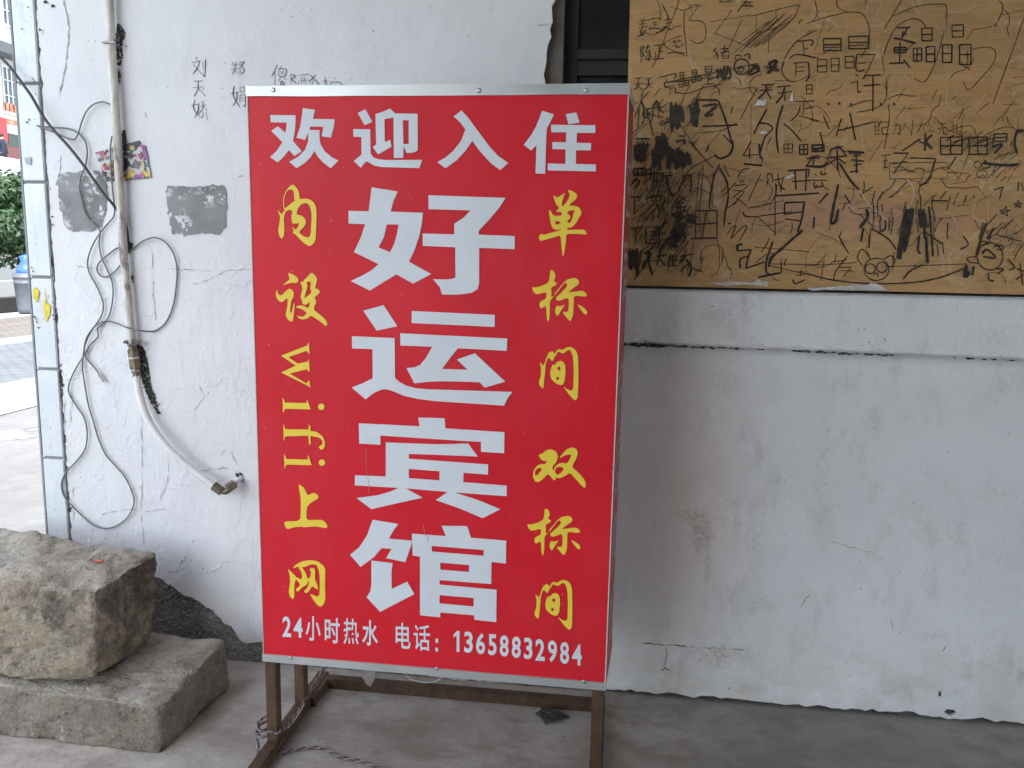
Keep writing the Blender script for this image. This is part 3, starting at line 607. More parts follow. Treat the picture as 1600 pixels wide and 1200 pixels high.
W[2] = S('''5 130,350 250,345; 5 315,335 430,330; 4 85,490 140,485; 6 370,400 505,400 ; 6 505,400 420,580; 5 370,400 365,515 430,515; 5 375,465 440,460; 6 360,540 385,565; 5 325,612 375,595; 5 375,595 380,680 400,665; 7 440,540 415,580; 8 430,555 548,550; 8 420,630 545,620; 8 490,560 488,820; 3 300,790 420,745 500,740;
9 665,205 765,200; 8 745,205 700,280; 7 710,230 700,290 ; 8 640,280 700,290 805,318; 6 720,250 740,250; 8 688,310 685,465; 9 610,465 715,462; 10 715,440 762,497; 7 815,360 812,445; 3 500,900 530,890; 3 505,900 505,990; 3 500,930 540,925; 3 500,960 540,955; 3 500,990 545,985; 3 530,890 532,990; 3 550,900 605,895; 3 605,895 600,935; 3 600,935 560,940 560,985 612,985; 3 650,895 660,910; 3 640,925 690,915; 3 690,915 685,985 670,980; 3 665,900 640,990; 3 730,900 705,960; 3 725,920 765,960; 3 785,880 770,1000; 3 815,925 880,915; 3 850,890 840,930 815,970; 3 850,930 885,975; 3 905,890 890,930; 3 930,885 950,910; 3 920,930 900,970; 3 900,970 945,965; 3 970,910 1030,905; 3 960,945 1040,935; 3 1000,910 975,990; 3 1005,940 1010,985 1045,985; 3 1080,890 1060,905; 3 1055,935 1100,925; 3 1080,900 1080,975; 3 1110,900 1105,960 1140,970; 3 1130,920 1155,945;
7 125,850 165,950; 6 255,870 220,1000; 5 230,960 340,935 500,895; 8 320,830 360,1030; 7 100,970 130,1090; 9 705,1110 840,1020; 10 875,980 870,1110; 9 925,990 880,1040 925,1095; 8 830,1040 880,1060; 7 1060,1000 1060,1130; 7 1260,1000 1260,1130; 8 1360,1080 1440,1060 1380,1129; 10 1600,960 1550,970 1530,1050 1550,1129; 8 170,1110 240,1070; 8 230,1080 290,1120; 10 300,1110 420,1120; 4 0,240 40,220''')
for w, *r in ((7,125,285,255,372),(7,310,268,460,358),(5,80,440,150,530),(5,180,430,240,525),(5,285,415,350,500),(8,645,350,735,388),(7,848,208,925,300),(6,1070,185,1155,272),(7,785,355,848,450),(8,880,345,945,455),(8,1000,330,1070,460),(8,1125,330,1210,475),(8,985,1010,1145,1135),(8,1195,1010,1330,1135),(8,1380,985,1475,1040),(8,45,1065,130,1115)): W[2] += rect(w, *r)
for x, y in ((162,765),(243,760),(328,770),(547,765),(645,765)): W[2].append((16, [(x-7, y), (x+7, y)]))
for i in range(26): x = random.uniform(990, 1330); y = random.uniform(1010, 1110); W[2].append((4, [(x, y), (x+random.uniform(40, 90), y-random.uniform(15, 50))]))
W['2f'] = S('''4 60,0 80,100 40,160; 4 225,0 230,50 300,85 400,95 445,150 465,230 440,350 400,430; 4 0,175 130,130 300,90; 3 130,150 60,380; 4 700,0 640,100 570,215; 4 570,400 600,310 660,200 760,140 840,150 880,200; 4 560,410 565,480 590,600 580,740 500,800 370,825; 4 630,120 820,45 1000,30 1030,60 1030,160 1000,280 940,480 880,590 840,600 790,575; 4 1410,0 1445,40 1430,110 1390,190; 5 1400,187 1220,220; 4 1430,110 1600,75; 4 1220,220 1180,290; 4 1210,365 1330,345 1390,380 1370,470 1270,590 1190,660 1155,600; 4 1600,130 1530,330 1430,600 1370,770; 5 960,660 920,740; 4 720,800 870,790; 4 1200,780 1050,890; 4 1530,740 1370,930; 4 1440,770 1560,765; 3 0,790 80,780 140,830 170,900 60,890 0,860; 4 600,760 610,860 590,1000 570,1100; 4 1300,1000 1480,930 1600,1000; 3 1000,980 1200,920 1250,1000; 4 1560,860 1550,960;4 1520,570 1600,560; 4 1520,630 1600,610; 3 0,580 90,545''')
W['2w'] = S('''5 530,495 745,480; 4 580,500 580,580 545,615; 4 585,570 630,640; 5 650,540 785,530; 5 735,480 725,550 675,625; 5 730,560 805,643; 5 560,0 520,110; 4 520,60 510,160; 5 450,30 440,190; 4 480,130 530,165; 5 1040,90 1150,80 1240,45 1240,0; 4 780,0 800,70 840,105; 5 700,850 780,720; 5 1040,620 1030,760 1090,820; 4 1200,720 1300,860; 4 1320,690 1180,870; 4 90,540 80,640 150,670; 4 170,545 250,550; 4 240,580 300,640; 4 60,60 30,180; 4 210,110 220,200; 4 230,200 320,190; 4 300,150 290,260; 4 1360,270 1380,150 1430,200 1440,270 1370,275; 5 1030,130 1010,270; 4 950,180 1000,250; 4 400,930 420,1100; 4 470,960 440,1050; 4 760,1050 830,990; 6 1560,330 1600,400; 4 60,900 40,1060''')
W[3] = S('''14 250,30 260,150 280,20 290,160 310,10 320,150; 20 410,0 400,120 430,0 440,130 460,0 480,110; 16 380,60 390,200 410,80 430,220; 16 500,40 490,200 520,60 530,160; 16 560,50 550,210 590,80 600,200 630,90 650,180; 10 230,240 460,240; 9 265,205 265,255; 9 295,205 295,255; 9 260,270 225,320; 9 235,290 280,295 235,355; 9 365,200 360,290; 9 385,220 385,310; 9 410,210 405,320; 9 430,260 520,255; 9 455,230 450,300; 10 480,260 490,350 530,410; 8 440,290 410,380; 9 590,260 660,250; 9 660,250 655,380; 8 620,260 565,360; 9 215,415 285,410; 9 205,470 280,458; 9 245,415 240,540; 9 205,542 290,535;
6 370,400 375,415; 7 330,440 340,420 440,405 425,435; 7 360,445 420,440; 7 390,450 340,510; 7 400,455 425,510 415,570; 7 410,480 360,540; 7 480,430 430,480; 8 440,480 495,560; 8 575,400 530,460; 8 580,405 635,450; 8 555,460 610,455; 8 545,490 620,485; 8 580,455 580,540; 9 545,530 630,515; 7 550,510 560,525; 7 615,500 605,520; 14 510,540 600,560 540,600 620,620 530,660 610,690 470,730 560,780; 12 560,560 580,700 540,740 600,650; 10 620,540 700,560 630,590 690,600 640,560; 8 690,615 850,605; 8 770,515 740,715; 10 655,720 850,715; 8 215,645 300,640; 8 205,690 295,680; 8 255,645 250,750; 8 205,755 290,745; 7 350,670 400,665; 7 350,730 400,720; 7 375,670 370,725; 6 345,700 405,695;
11 210,790 215,950 235,800 245,930 260,790 265,1000; 10 290,810 280,920; 9 310,830 360,830 300,940; 9 340,800 350,900 375,990; 7 300,890 420,880; 9 405,850 480,840; 9 440,810 405,920; 9 430,870 470,920; 9 500,850 490,930; 9 520,840 525,920; 8 510,850 560,845; 8 510,880 560,875; 8 500,920 560,915; 9 580,850 690,830; 8 630,840 570,900; 9 620,870 660,930 640,1000; 8 640,900 580,960; 7 670,940 745,965;
6 870,170 830,250 800,400 790,500; 7 860,190 920,300 930,420 910,520 900,630; 5 900,180 940,270; 5 720,240 700,420; 8 830,100 870,130 940,100 965,40 960,0; 9 790,30 770,80; 7 640,0 820,200; 5 660,200 830,110; 9 925,612 950,605; 6 1100,0 1040,110; 6 1040,110 1150,100; 6 1085,50 1090,130; 11 1045,170 1180,182; 8 1160,20 1165,110 1185,135; 4 1000,270 1030,220 1080,200; 5 1170,245 1080,440; 5 1370,25 1370,90; 8 1485,30 1485,100; 10 1545,30 1600,30; 10 1550,70 1600,65; 10 1535,120 1600,110; 11 1500,185 1600,190; 8 1545,130 1510,180;
5 1020,285 1020,310; 5 1040,285 1040,310; 5 980,330 1060,320; 5 970,365 1050,370; 5 1050,370 975,470; 5 990,420 1070,480; 4 1215,250 1250,245 1255,310; 4 1215,250 1220,320; 4 1235,270 1215,330; 5 1265,290 1330,275; 5 1295,240 1310,330 1350,360; 5 1280,310 1280,350; 10 1370,220 1530,210; 9 1420,215 1430,360; 9 1505,215 1500,370; 9 1400,300 1540,290; 8 1285,320 1280,410; 9 1280,405 1600,385; 5 1275,400 1275,700;
9 1345,460 1345,540; 9 1345,455 1495,450; 8 1490,455 1470,580 1440,670; 7 1340,540 1480,520; 8 1350,575 1470,590; 4 1080,495 1340,440; 4 1040,520 1090,560 1400,520; 4 1150,560 1290,690; 4 1340,590 1210,630; 8 1040,760 1000,770 1000,810 ; 8 1000,810 1100,800; 7 1100,800 1080,850 1060,940; 8 1060,940 1200,890; 7 1080,850 1020,870 1020,940; 8 1260,740 1215,870 1210,960 1240,990; 10 1480,655 1350,770 1250,860 1230,930; 7 1320,870 1320,970; 7 1320,970 1220,990 1150,1005; 4 1120,780 1520,815; 4 1250,905 1600,910; 5 1240,920 1600,1000; 5 1405,1020 1425,1050 1500,1020; 5 1430,990 1500,980; 4 1450,960 1500,965; 4 1470,940 1460,1000; 7 1565,560 1560,645''')
for w, *r in ((10,235,205,325,255),(8,690,515,850,715),(8,325,635,425,755),(5,1340,25,1405,90),(7,1455,30,1515,100)): W[3] += rect(w, *r, mid=r[0] > 1000)
for i in range(170):
    x = random.gauss(440, 125); y = random.uniform(230, 800); L_ = random.uniform(30, 110)
    if 215 < x < 700: W[3].append((random.uniform(2.5, 5), [(x, y), (x-L_*.45, y+L_*.8)]))
for i in range(24):
    x = random.uniform(500, 640); y = random.uniform(560, 760); W[3].append((6, [(x, y), (x-30, y+60)]))
W['3f'] = S('''5 920,690 960,640 990,630 950,720 1030,640 1070,630 1010,740; 4 730,900 740,800 820,765 890,800 880,920; 3 540,300 780,380 810,460; 3 700,870 760,850; 4 750,200 720,500 730,700; 3 250,600 400,450; 3 220,580 350,520; 4 820,220 815,480; 3 950,720 1020,500''')
W['3w'] = S('''4 480,0 700,90; 4 1000,470 1080,250; 4 1110,350 1290,250; 4 920,880 1100,1000 1230,1040; 4 770,980 880,800; 4 980,780 1180,700; 3 1040,420 1220,430; 4 1130,640 1420,720; 5 1350,280 1420,260; 3 1500,840 1600,880; 3 880,640 930,900; 4 1220,500 1300,420''')
W[4] = S('''9 0,130 100,125; 8 55,120 50,180; 9 0,185 110,190 160,160; 8 170,70 270,40; 7 190,50 165,110; 7 250,50 290,110; 9 150,125 300,110; 9 225,60 230,220; 7 220,130 165,170; 8 235,130 290,170; 10 310,90 425,90; 9 340,110 400,105; 9 330,140 425,150; 9 365,90 370,240; 8 345,180 410,170; 8 320,230 380,220; 5 0,210 20,220 10,270; 5 60,240 75,260; 5 110,220 110,250 150,240; 5 40,290 155,290; 5 60,300 60,340 120,330 110,300; 4 80,320 60,360; 5 110,330 160,360; 10 235,320 200,480 180,600 215,590 235,500; 10 160,385 90,460; 10 280,395 325,465; 8 240,160 330,300 390,360;
5 550,110 620,100; 5 560,150 600,140; 5 560,200 600,195; 5 580,110 575,200; 7 640,90 750,90; 6 750,90 640,240; 6 630,170 740,150; 3 640,200 700,190 760,230 830,200 900,230 980,200 1030,220; 3 660,225 740,210 800,235; 7 760,125 950,130; 6 950,130 900,280 830,335; 9 1320,140 1300,165; 10 1300,165 1480,180 1560,170; 16 740,500 700,700 680,870 720,640 780,500 720,820; 14 700,640 730,560 690,800; 8 840,400 840,560; 14 860,500 870,720; 17 880,700 890,900; 9 830,700 820,800 840,830; 8 900,480 920,700 930,850; 7 960,760 970,850; 7 1000,740 1010,830; 12 830,500 840,640 860,520 880,640; 6 500,370 480,470; 6 560,370 540,430; 7 920,440 1040,440; 6 1030,370 980,430; 6 1060,400 1030,510; 11 390,640 450,560 440,500; 12 400,740 420,640; 6 470,640 600,720 660,800; 7 580,580 580,640 550,670; 9 870,670 1000,760; 6 390,540 500,640; 8 470,650 460,790; 7 1040,600 1035,720; 6 1180,400 1160,450; 6 620,690 640,560; 5 740,300 620,420;
4 1430,540 1470,480; 4 1470,480 1480,555; 4 1480,555 1420,510; 4 1420,510 1505,510; 4 1505,510 1430,540; 4 1535,490 1560,435; 4 1560,435 1575,495; 4 1575,495 1525,460; 4 1525,460 1590,460; 4 1590,460 1535,490; 4 70,900 140,880; 4 150,830 90,900; 4 65,935 150,920; 4 130,880 105,1030; 4 205,890 300,875; 4 300,850 215,960 200,1030; 4 240,930 330,930; 4 330,930 270,1000; 4 260,950 340,960; 4 470,870 430,810 400,800 375,860 410,915; 4 570,870 620,845 650,875 640,910 605,930; 4 490,990 515,970 530,1000; 5 0,975 200,1025 500,1050 800,1040 1000,1000 1180,930; 4 0,920 370,895; 4 600,925 1180,905; 6 860,910 760,960 710,1020; 5 1260,770 1290,740 1345,750; 5 1375,775 1440,770 1440,800 1400,800; 7 1290,830 1330,800 1390,860 1300,850; 5 1250,850 1185,860 1200,890 1260,900; 16 1180,910 1165,1000 1200,960; 12 1230,920 1220,990; 6 1340,970 1340,1020 1380,1030; 7 1390,940 1450,945 1400,980; 6 1480,870 1530,930 1490,950; 9 1550,940 1600,960; 9 1570,900 1590,1060; 8 1540,1020 1600,980; 5 1400,690 1580,740; 6 1450,340 1380,360; 6 1580,310 1600,370; 7 1560,300 1555,370; 6 1440,350 1420,430; 12 1380,640 1330,720; 7 1100,120 1040,210; 4 1310,250 1230,280; 6 240,700 310,830; 7 55,560 50,645; 6 1150,700 1190,760 1130,800; 5 1400,540 1330,620''')
W[4] += rect(8, 40, 35, 115, 80) + rect(3, 610, 160, 1040, 280, False) + ring(4, 515, 945, 92, 82) + ring(4, 470, 940, 38, 36) + ring(4, 555, 930, 38, 38) + ring(5, 1350, 850, 95, 100) + ring(3, 1260, 175, 27, 27) + ring(3, 1320, 180, 30, 25) + ring(3, 1290, 245, 38, 30)
for i in range(40):
    x = random.uniform(1350, 1600); y = random.uniform(60, 260) if i < 20 else random.uniform(560, 760)
    W[4].append((random.uniform(2.5, 4.5), [(x, y), (x-random.uniform(20, 90), y+random.uniform(20, 90))]))
for i in range(30):
    x = random.uniform(480, 950); y = random.uniform(480, 760); W[4].append((random.uniform(3, 5), [(x, y), (x+random.uniform(-20, 30), y-random.uniform(40, 120))]))
W['4f'] = S('''14 1330,590 1290,700 1250,850; 10 1300,600 1270,720; 4 380,500 560,480; 4 300,350 480,370; 4 1060,320 1180,300; 4 960,575 1200,545; 5 1040,230 1200,240; 4 1200,80 1120,280; 4 1260,340 1320,420; 4 600,420 760,330; 4 1100,480 1200,470; 4 460,150 560,0; 4 640,60 700,0; 6 1080,470 1120,380; 4 250,560 230,680 310,830''')
W['4w'] = S('''7 390,360 470,480 600,590; 6 600,590 740,500 790,400 760,300 680,265 600,310 520,420 490,520; 5 500,600 600,640 740,620; 5 1060,530 1110,620 1100,710; 5 1010,540 1060,520; 7 1240,460 1230,560 1330,600; 6 1330,420 1340,620; 5 470,500 480,600; 5 440,190 470,210; 5 440,230 470,240; 4 450,265 475,270; 5 480,190 490,170; 4 1080,640 1000,760 1100,800 1190,820; 4 60,640 110,660 150,700; 5 940,920 1010,950 1000,800; 4 800,960 890,970 910,900; 4 600,60 440,90; 5 1180,1060 1250,1010; 4 1040,960 1140,980; 4 0,700 200,780; 4 250,570 230,650 240,760''')
ORG = {1: (940, 0), 2: (1260, 0), 3: (940, 220), 4: (1260, 220)}
def gather(suf): return [(w*.2125, Z(*ORG[k], .2125, p)) for k in ORG for w, p in W.get(str(k)+suf if suf else k, [])]
def clipx(l): return [(w, p) for w, p in l if all(q[0] > 984 for q in p)]
more_f, more_w = [], []
for i in range(150):
    x = random.choice([random.uniform(988, 1100), random.uniform(1000, 1600)]); y = random.uniform(130, 420) if x < 1100 else random.uniform(0, 420); L_ = random.uniform(8, 32); a = random.uniform(1.6, 2.6)
    more_f.append((random.uniform(.5, 1.1), [(x, y), (x+L_*math.cos(a)*.5+random.uniform(-3, 3), y+L_*math.sin(a)*.5), (x+L_*math.cos(a), y+L_*math.sin(a))]))
for i in range(110):
    x, y = random.uniform(990, 1640), random.uniform(-20, 440); a = random.uniform(0, 6.28); L_ = random.uniform(15, 60)
    pts = [(x, y)]
    for j in range(4): a += random.uniform(-.9, .9); pts.append((pts[-1][0]+L_*.3*math.cos(a), pts[-1][1]+L_*.3*math.sin(a)))
    if all(q[1] < 445 for q in pts): (more_f if i % 3 else more_w).append((random.uniform(.4, .8), pts))
for i in range(140):      # writing carries on past the frame
    x, y = random.uniform(1640, 2150), random.uniform(-20, 430)
    more_f.append((random.uniform(.6, 1.6), [(x, y), (x+random.uniform(-30, 30), y+random.uniform(-30, 30)), (x+random.uniform(-40, 40), y+random.uniform(5, 40))]))
strokes('pencil_scribble', clipx(gather('f') + more_f), boardp, M['faint'], board, .0003, 1.7)
strokes('pale_scratch', clipx(gather('w') + more_w), boardp, M['chalk'], board, .0014, 1.25)
strokes('marker_scribble', clipx(gather('')), boardp, M['ink'], board, .0024, 1.95)
plates('plaster_smear', [[ragged(Z(1260, 220, .2125, P('10,1098 20,1080 90,1082 200,1070 350,1062 440,1060 470,1045 520,1050 560,1072 600,1100')), 2, 3, 1)], [ragged(Z(940, 220, .2125, P('770,1048 1000,1032 1120,1045 1150,1018 1180,1042 1222,1035 1225,1068 1100,1058 900,1062')), 1.6, 3, 2)],
      [ragged(Z(940, 0, .2125, P('1120,775 1150,740 1215,730 1205,770 1160,778')), 1.2, 2, 3)], [ragged(Z(940, 0, .2125, P('1380,740 1405,660 1408,745')), .8, 2, 4)], [ragged(Z(940, 0, .2125, P('1150,975 1200,955 1225,985 1180,985')), .8, 2, 5)], [ragged(Z(940, 220, .2125, P('1345,275 1400,245 1420,255 1380,278')), .8, 2, 6)], [ragged(Z(940, 0, .2125, P('1050,600 1085,580 1080,592')), .6, 2, 7)]], boardp, M['smear'], board, .0045)

# ------------------------------------------------------------------ the light-box sign
SX, SY, SYAW, SW, SH, SZ, SD = -.9116, -.4712, .0066, .9265, 1.50, .2744, .2281
ca, sa = math.cos(SYAW), math.sin(SYAW)
AX = Vector((ca, -sa, 0)); DY = Vector((sa, ca, 0)); SO = Vector((SX, SY, 0))
SKEW = .015            # the box is not square: its right side splays outwards to the back
def sl(u, d, z):
    if u > SW*.95: u += SKEW*max(0, d)/SD
    return SO + AX*u + DY*d + Vector((0, 0, z))      # sign space: along, into the depth, up
def signp(p, out):
    d = ray(*p); t = (SO-CPOS).dot(DY)/d.dot(DY); return CPOS + d*t - DY*out
sign = thing('hotel_sign', 'red light box sign with white and yellow Chinese lettering on rusty legs', 'sign', SO)
def sbox(name, u0, u1, d0, d1, z0, z1, mat, parent=sign, bev=0):
    bm = bmesh.new(); vs = [bm.verts.new(sl(*v)) for v in boxv(u0,u1,d0,d1,z0,z1)]
    for f in BOXF: bm.faces.new([vs[i] for i in f])
    if bev: bmesh.ops.bevel(bm, geom=bm.edges[:], offset=bev, segments=2, affect='EDGES')
    bmesh.ops.recalc_face_normals(bm, faces=bm.faces[:])
    me = bpy.data.meshes.new(name); bm.to_mesh(me); bm.free(); return link(name, me, mat, parent)
# front skin: slightly wavy stretched vinyl
nu, nz = 40, 60; v, f = [], []
for j in range(nz+1):
    for i in range(nu+1):
        u = SW*i/nu; z = SZ + SH*j/nz
        e = min(i, nu-i, j, nz-j)/6; e = min(1, e)
        v.append(sl(u, -.0002 - .0012*e*noise.noise(Vector((u*3, z*2.2, 4))), z))
for j in range(nz):
    for i in range(nu): a = j*(nu+1)+i; f.append((a, a+1, a+nu+2, a+nu+1))
mesh('front_panel', v, f, M['red'], sign, True)
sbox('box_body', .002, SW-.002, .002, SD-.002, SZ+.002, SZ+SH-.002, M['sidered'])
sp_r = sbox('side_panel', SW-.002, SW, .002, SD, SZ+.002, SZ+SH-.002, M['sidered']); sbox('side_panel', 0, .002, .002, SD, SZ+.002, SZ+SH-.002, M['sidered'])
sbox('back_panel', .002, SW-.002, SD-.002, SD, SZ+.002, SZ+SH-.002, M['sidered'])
def trim(name, u0, u1, d0, d1, z0, z1, wob=.0006):
    n = 36; v, f = [], []; along = 0 if (u1-u0) > (z1-z0) and (u1-u0) > (d1-d0) else (1 if (d1-d0) > (z1-z0) else 2)
    for i in range(n+1):
        t = i/n; w = wob*noise.noise(Vector((t*7, z0*9, d0*5+u0)))
        if along == 0: ring_ = [(u0+(u1-u0)*t, d0-w, z0+w*1.5), (u0+(u1-u0)*t, d1, z0), (u0+(u1-u0)*t, d1, z1), (u0+(u1-u0)*t, d0+w, z1-w)]
        elif along == 1: ring_ = [(u0, d0+(d1-d0)*t, z0), (u1+w, d0+(d1-d0)*t, z0), (u1+w, d0+(d1-d0)*t, z1), (u0, d0+(d1-d0)*t, z1)]
        else: ring_ = [(u0, d0-w, z0+(z1-z0)*t), (u1, d0-w, z0+(z1-z0)*t), (u1, d1, z0+(z1-z0)*t), (u0, d1, z0+(z1-z0)*t)]
        v += [sl(*q) for q in ring_]
    for i in range(n):
        for k in range(4): f.append((i*4+k, i*4+(k+1) % 4, (i+1)*4+(k+1) % 4, (i+1)*4+k))
    f += [(0,1,2,3), (n*4+3, n*4+2, n*4+1, n*4)]
    o = mesh(name, v, f, M['alu'], sign)
    bm = bmesh.new(); bm.from_mesh(o.data); bmesh.ops.recalc_face_normals(bm, faces=bm.faces[:]); bm.to_mesh(o.data); bm.free(); return o
TT = .0225
trim('top_trim', -.003, SW+.003, -.004, .012, SZ+SH-TT, SZ+SH+.002, .0012); trim('bottom_trim', -.003, SW+.003, -.004, .012, SZ-.002, SZ+TT-.003, .0012)
trim('side_trim', SW-.001, SW+.0022, .0122, SD, SZ+SH-TT, SZ+SH+.002); trim('side_trim', SW-.001, SW+.0022, .0122, SD, SZ-.002, SZ+.012)
trim('side_trim', -.003, .001, .0122, SD, SZ+SH-TT, SZ+SH+.002); trim('side_trim', -.003, .001, .0122, SD, SZ-.002, SZ+.012)
sbox('top_cover', -.003, SW+.003, .0124, SD, SZ+SH-.0015, SZ+SH+.001, M['alu'])
sbox('edge_strip', SW-.0012, SW+.0016, -.0035, .0018, SZ+TT-.003, SZ+SH-TT, M['cordwhite']); sbox('edge_strip', -.0012, .0008, -.0020, .0018, SZ+TT-.003, SZ+SH-TT, M['cordwhite'])
def rivet(px, py):
    c = signp((px, py), .0045); vs, fs = [], []; n = 12
    for k, (r, o) in enumerate(((.0062, -.002), (.0055, .0012), (.0032, .003), (.0015, .0022))):
        for i in range(n): a = 2*math.pi*i/n; vs.append(c + AX*r*math.cos(a) + Vector((0, 0, r*math.sin(a))) - DY*o)
    for k in range(3):
        for i in range(n): fs.append((k*n+i, k*n+(i+1) % n, (k+1)*n+(i+1) % n, (k+1)*n+i))
    fs.append(tuple(3*n+i for i in range(n))); mesh('rivet', vs, fs, M['rivet'], sign, True)
for p in ((428,141),(749,142),(916,142),(455,1027),(683,1044),(913,1064)): rivet(*p)
# legs and base rails (rusty square tube)
SKEW = 0
T = .033
for u, d in ((.0, .0), (SW-T, .0), (.003, SD-T-.006), (SW-T-.003, SD-T-.006)): sbox('leg', u+.001, u+T, d+.002, d+T, .0325, SZ+.004, M['rust'], sign, .0025)
for u in (.0, SW-T): sbox('base_rail', u, u+T+.002, -.30, .402, .0, .033, M['rust'], sign, .0025)
sbox('base_rail', T+.002, SW-T, .352, .352+T, .0, .033, M['rust'], sign, .0025)
sbox('stub_post', T+.002, T+.014, .24, .352, .002, .031, M['rust'])

# lettering: every character its own thin vinyl cut-out
def character(comps, mat, label=None, depth=.0016):
    o = plate('character', comps, signp, mat, sign, depth)
    if label: o['label'] = label
    return o
A_, B_ = (400, 140, .175), (670, 150, .175)
zz = lambda o, *loops: [Z(*o, P(l)) for l in loops]
WH, YE = M['white'], M['yellow']
character([zz(A_, '130,228 355,230 355,300 348,380 332,458 410,550 345,594 297,540 255,595 197,652 128,603 185,550 238,472 190,420 137,370 198,328 265,386 273,340 275,295 133,293'),
           zz(A_, '420,166 530,182 510,262 705,266 698,330 672,430 588,418 605,333 488,331 470,385 440,450 363,430 395,340 412,240'),
           zz(A_, '472,360 570,363 570,440 580,490 620,555 680,605 740,634 670,703 600,650 555,600 525,548 490,605 440,655 365,703 300,645 380,600 440,540 468,465')], WH, 'white character 欢')
character([zz(A_, '910,208 980,178 1042,290 972,320'),
           zz(A_, '870,353 1022,355 1024,490 1026,570 1050,605 1095,622 1160,630 1486,628 1460,702 1120,692 1060,680 1015,655 990,640 968,660 937,698 875,640 944,580 943,424 872,422'),
           zz(A_, '1068,220 1130,200 1200,172 1245,213 1445,217 1446,540 1425,557 1390,565 1343,565 1320,500 1316,610 1233,612 1230,252 1150,265 1152,468 1200,450 1213,510 1092,580 1045,515 1075,490', '1313,275 1365,275 1366,484 1330,490 1318,484')], WH, 'white character 迎')
character([zz(B_, '293,130 350,190 430,300 545,455 620,535 710,598 640,663 560,605 480,520 428,455 390,400 330,490 250,575 150,647 78,590 150,550 220,490 290,400 328,300 285,240 222,183')], WH, 'white character 入')
character([zz(B_, '1012,132 1118,165 1090,225 1055,290 1050,360 1040,695 953,692 962,438 915,488 848,437 915,350 960,270 990,195'), zz(B_, '1222,163 1318,148 1348,238 1248,254'),
           zz(B_, '1092,258 1488,262 1487,330 1323,330 1320,418 1450,422 1447,486 1316,486 1314,607 1492,612 1491,675 1063,665 1063,603 1220,607 1222,478 1104,475 1104,412 1225,415 1228,325 1094,325')], WH, 'white character 住')
C_, D_, E_, F_ = (530, 280, .1875), (530, 470, .1875), (530, 640, .1875), (530, 800, .1875)
character([zz(C_, '272,68 490,103 455,180 430,270 700,280 690,370 670,470 630,590 583,688 768,790 617,870 478,793 400,840 258,928 98,848 200,800 270,760 330,708 125,608 180,490 218,375 80,370 80,264 247,268', '398,378 497,378 480,470 460,540 425,608 330,568 375,480'),
           zz(C_, '745,134 1390,156 1330,245 1250,340 1164,430 1164,462 1464,474 1463,583 1168,572 1167,870 1155,915 1110,945 1040,957 960,962 857,960 840,900 783,833 900,835 945,830 970,818 968,567 697,556 697,453 960,460 960,372 1040,320 1095,260 746,250')], WH, 'large white character 好')
character([zz(D_, '202,82 372,36 486,212 314,248'), zz(D_, '606,84 1298,117 1297,217 605,185'),
           zz(D_, '510,270 1402,314 1398,416 990,395 930,470 858,567 1070,573 983,488 1132,437 1385,673 1213,723 1172,678 1000,672 850,670 740,675 628,687 563,560 630,553 675,535 720,480 778,382 512,372'),
           zz(D_, '108,294 464,310 467,640 500,672 560,705 640,727 740,736 1445,758 1405,810 1375,872 800,835 650,815 540,790 470,760 425,742 380,735 340,745 290,768 223,820 106,722 200,685 281,645 280,402 110,396')], WH, 'large white character 运')
character([zz(E_, '165,113 400,124 672,138 660,66 760,66 880,72 886,155 1378,187 1375,362 1182,350 1182,268 1000,258 345,215 345,292 168,282'),
           zz(E_, '390,272 600,280 800,287 950,285 1075,280 1157,390 800,375 582,368 582,408 1242,455 1240,540 1037,525 1035,603 1398,632 1396,720 945,688 560,655 132,630 133,545 390,556', '582,493 837,512 836,588 582,570'),
           zz(E_, '495,652 560,656 698,732 480,780 272,828 146,735 320,712 430,680'), zz(E_, '905,684 960,688 1150,748 1345,828 1197,903 1000,820 806,752')], WH, 'large white character 宾')
character([zz(F_, '280,63 494,98 455,150 415,220 610,237 600,280 552,416 392,383 420,335 437,305 355,300 290,375 180,456 92,355 170,290 235,190'),
           zz(F_, '270,402 447,424 437,500 438,640 568,578 628,682 343,830 230,708 262,660 270,600'),
           zz(F_, '608,178 890,198 855,113 1065,115 1080,150 1098,212 1393,237 1390,427 1270,415 1268,598 838,565 838,602 1313,645 1310,915 1127,895 1126,858 845,835 843,875 675,858 675,370 614,360', '772,280 1206,315 1205,362 774,327', '843,420 1085,440 1083,497 845,478', '838,690 1122,714 1121,785 837,758')], WH, 'large white character 馆')
def soft(loop):          # round off a calligraphic outline
    n = len(loop); out = []
    for i in range(n):
        a, b = loop[i], loop[(i+1) % n]
        out += [(a[0]*.8+b[0]*.2, a[1]*.8+b[1]*.2), (a[0]*.2+b[0]*.8, a[1]*.2+b[1]*.8)]
    return out
yz = lambda o, *loops: [soft(Z(*o, P(l))) for l in loops]
G_, H_, I_, J_, K_, L__, M_ = (410, 280, .1), (410, 410, .1), (410, 520, .2), (420, 740, .1832), (820, 280, .1), (820, 410, .19169), (820, 690, .16667)
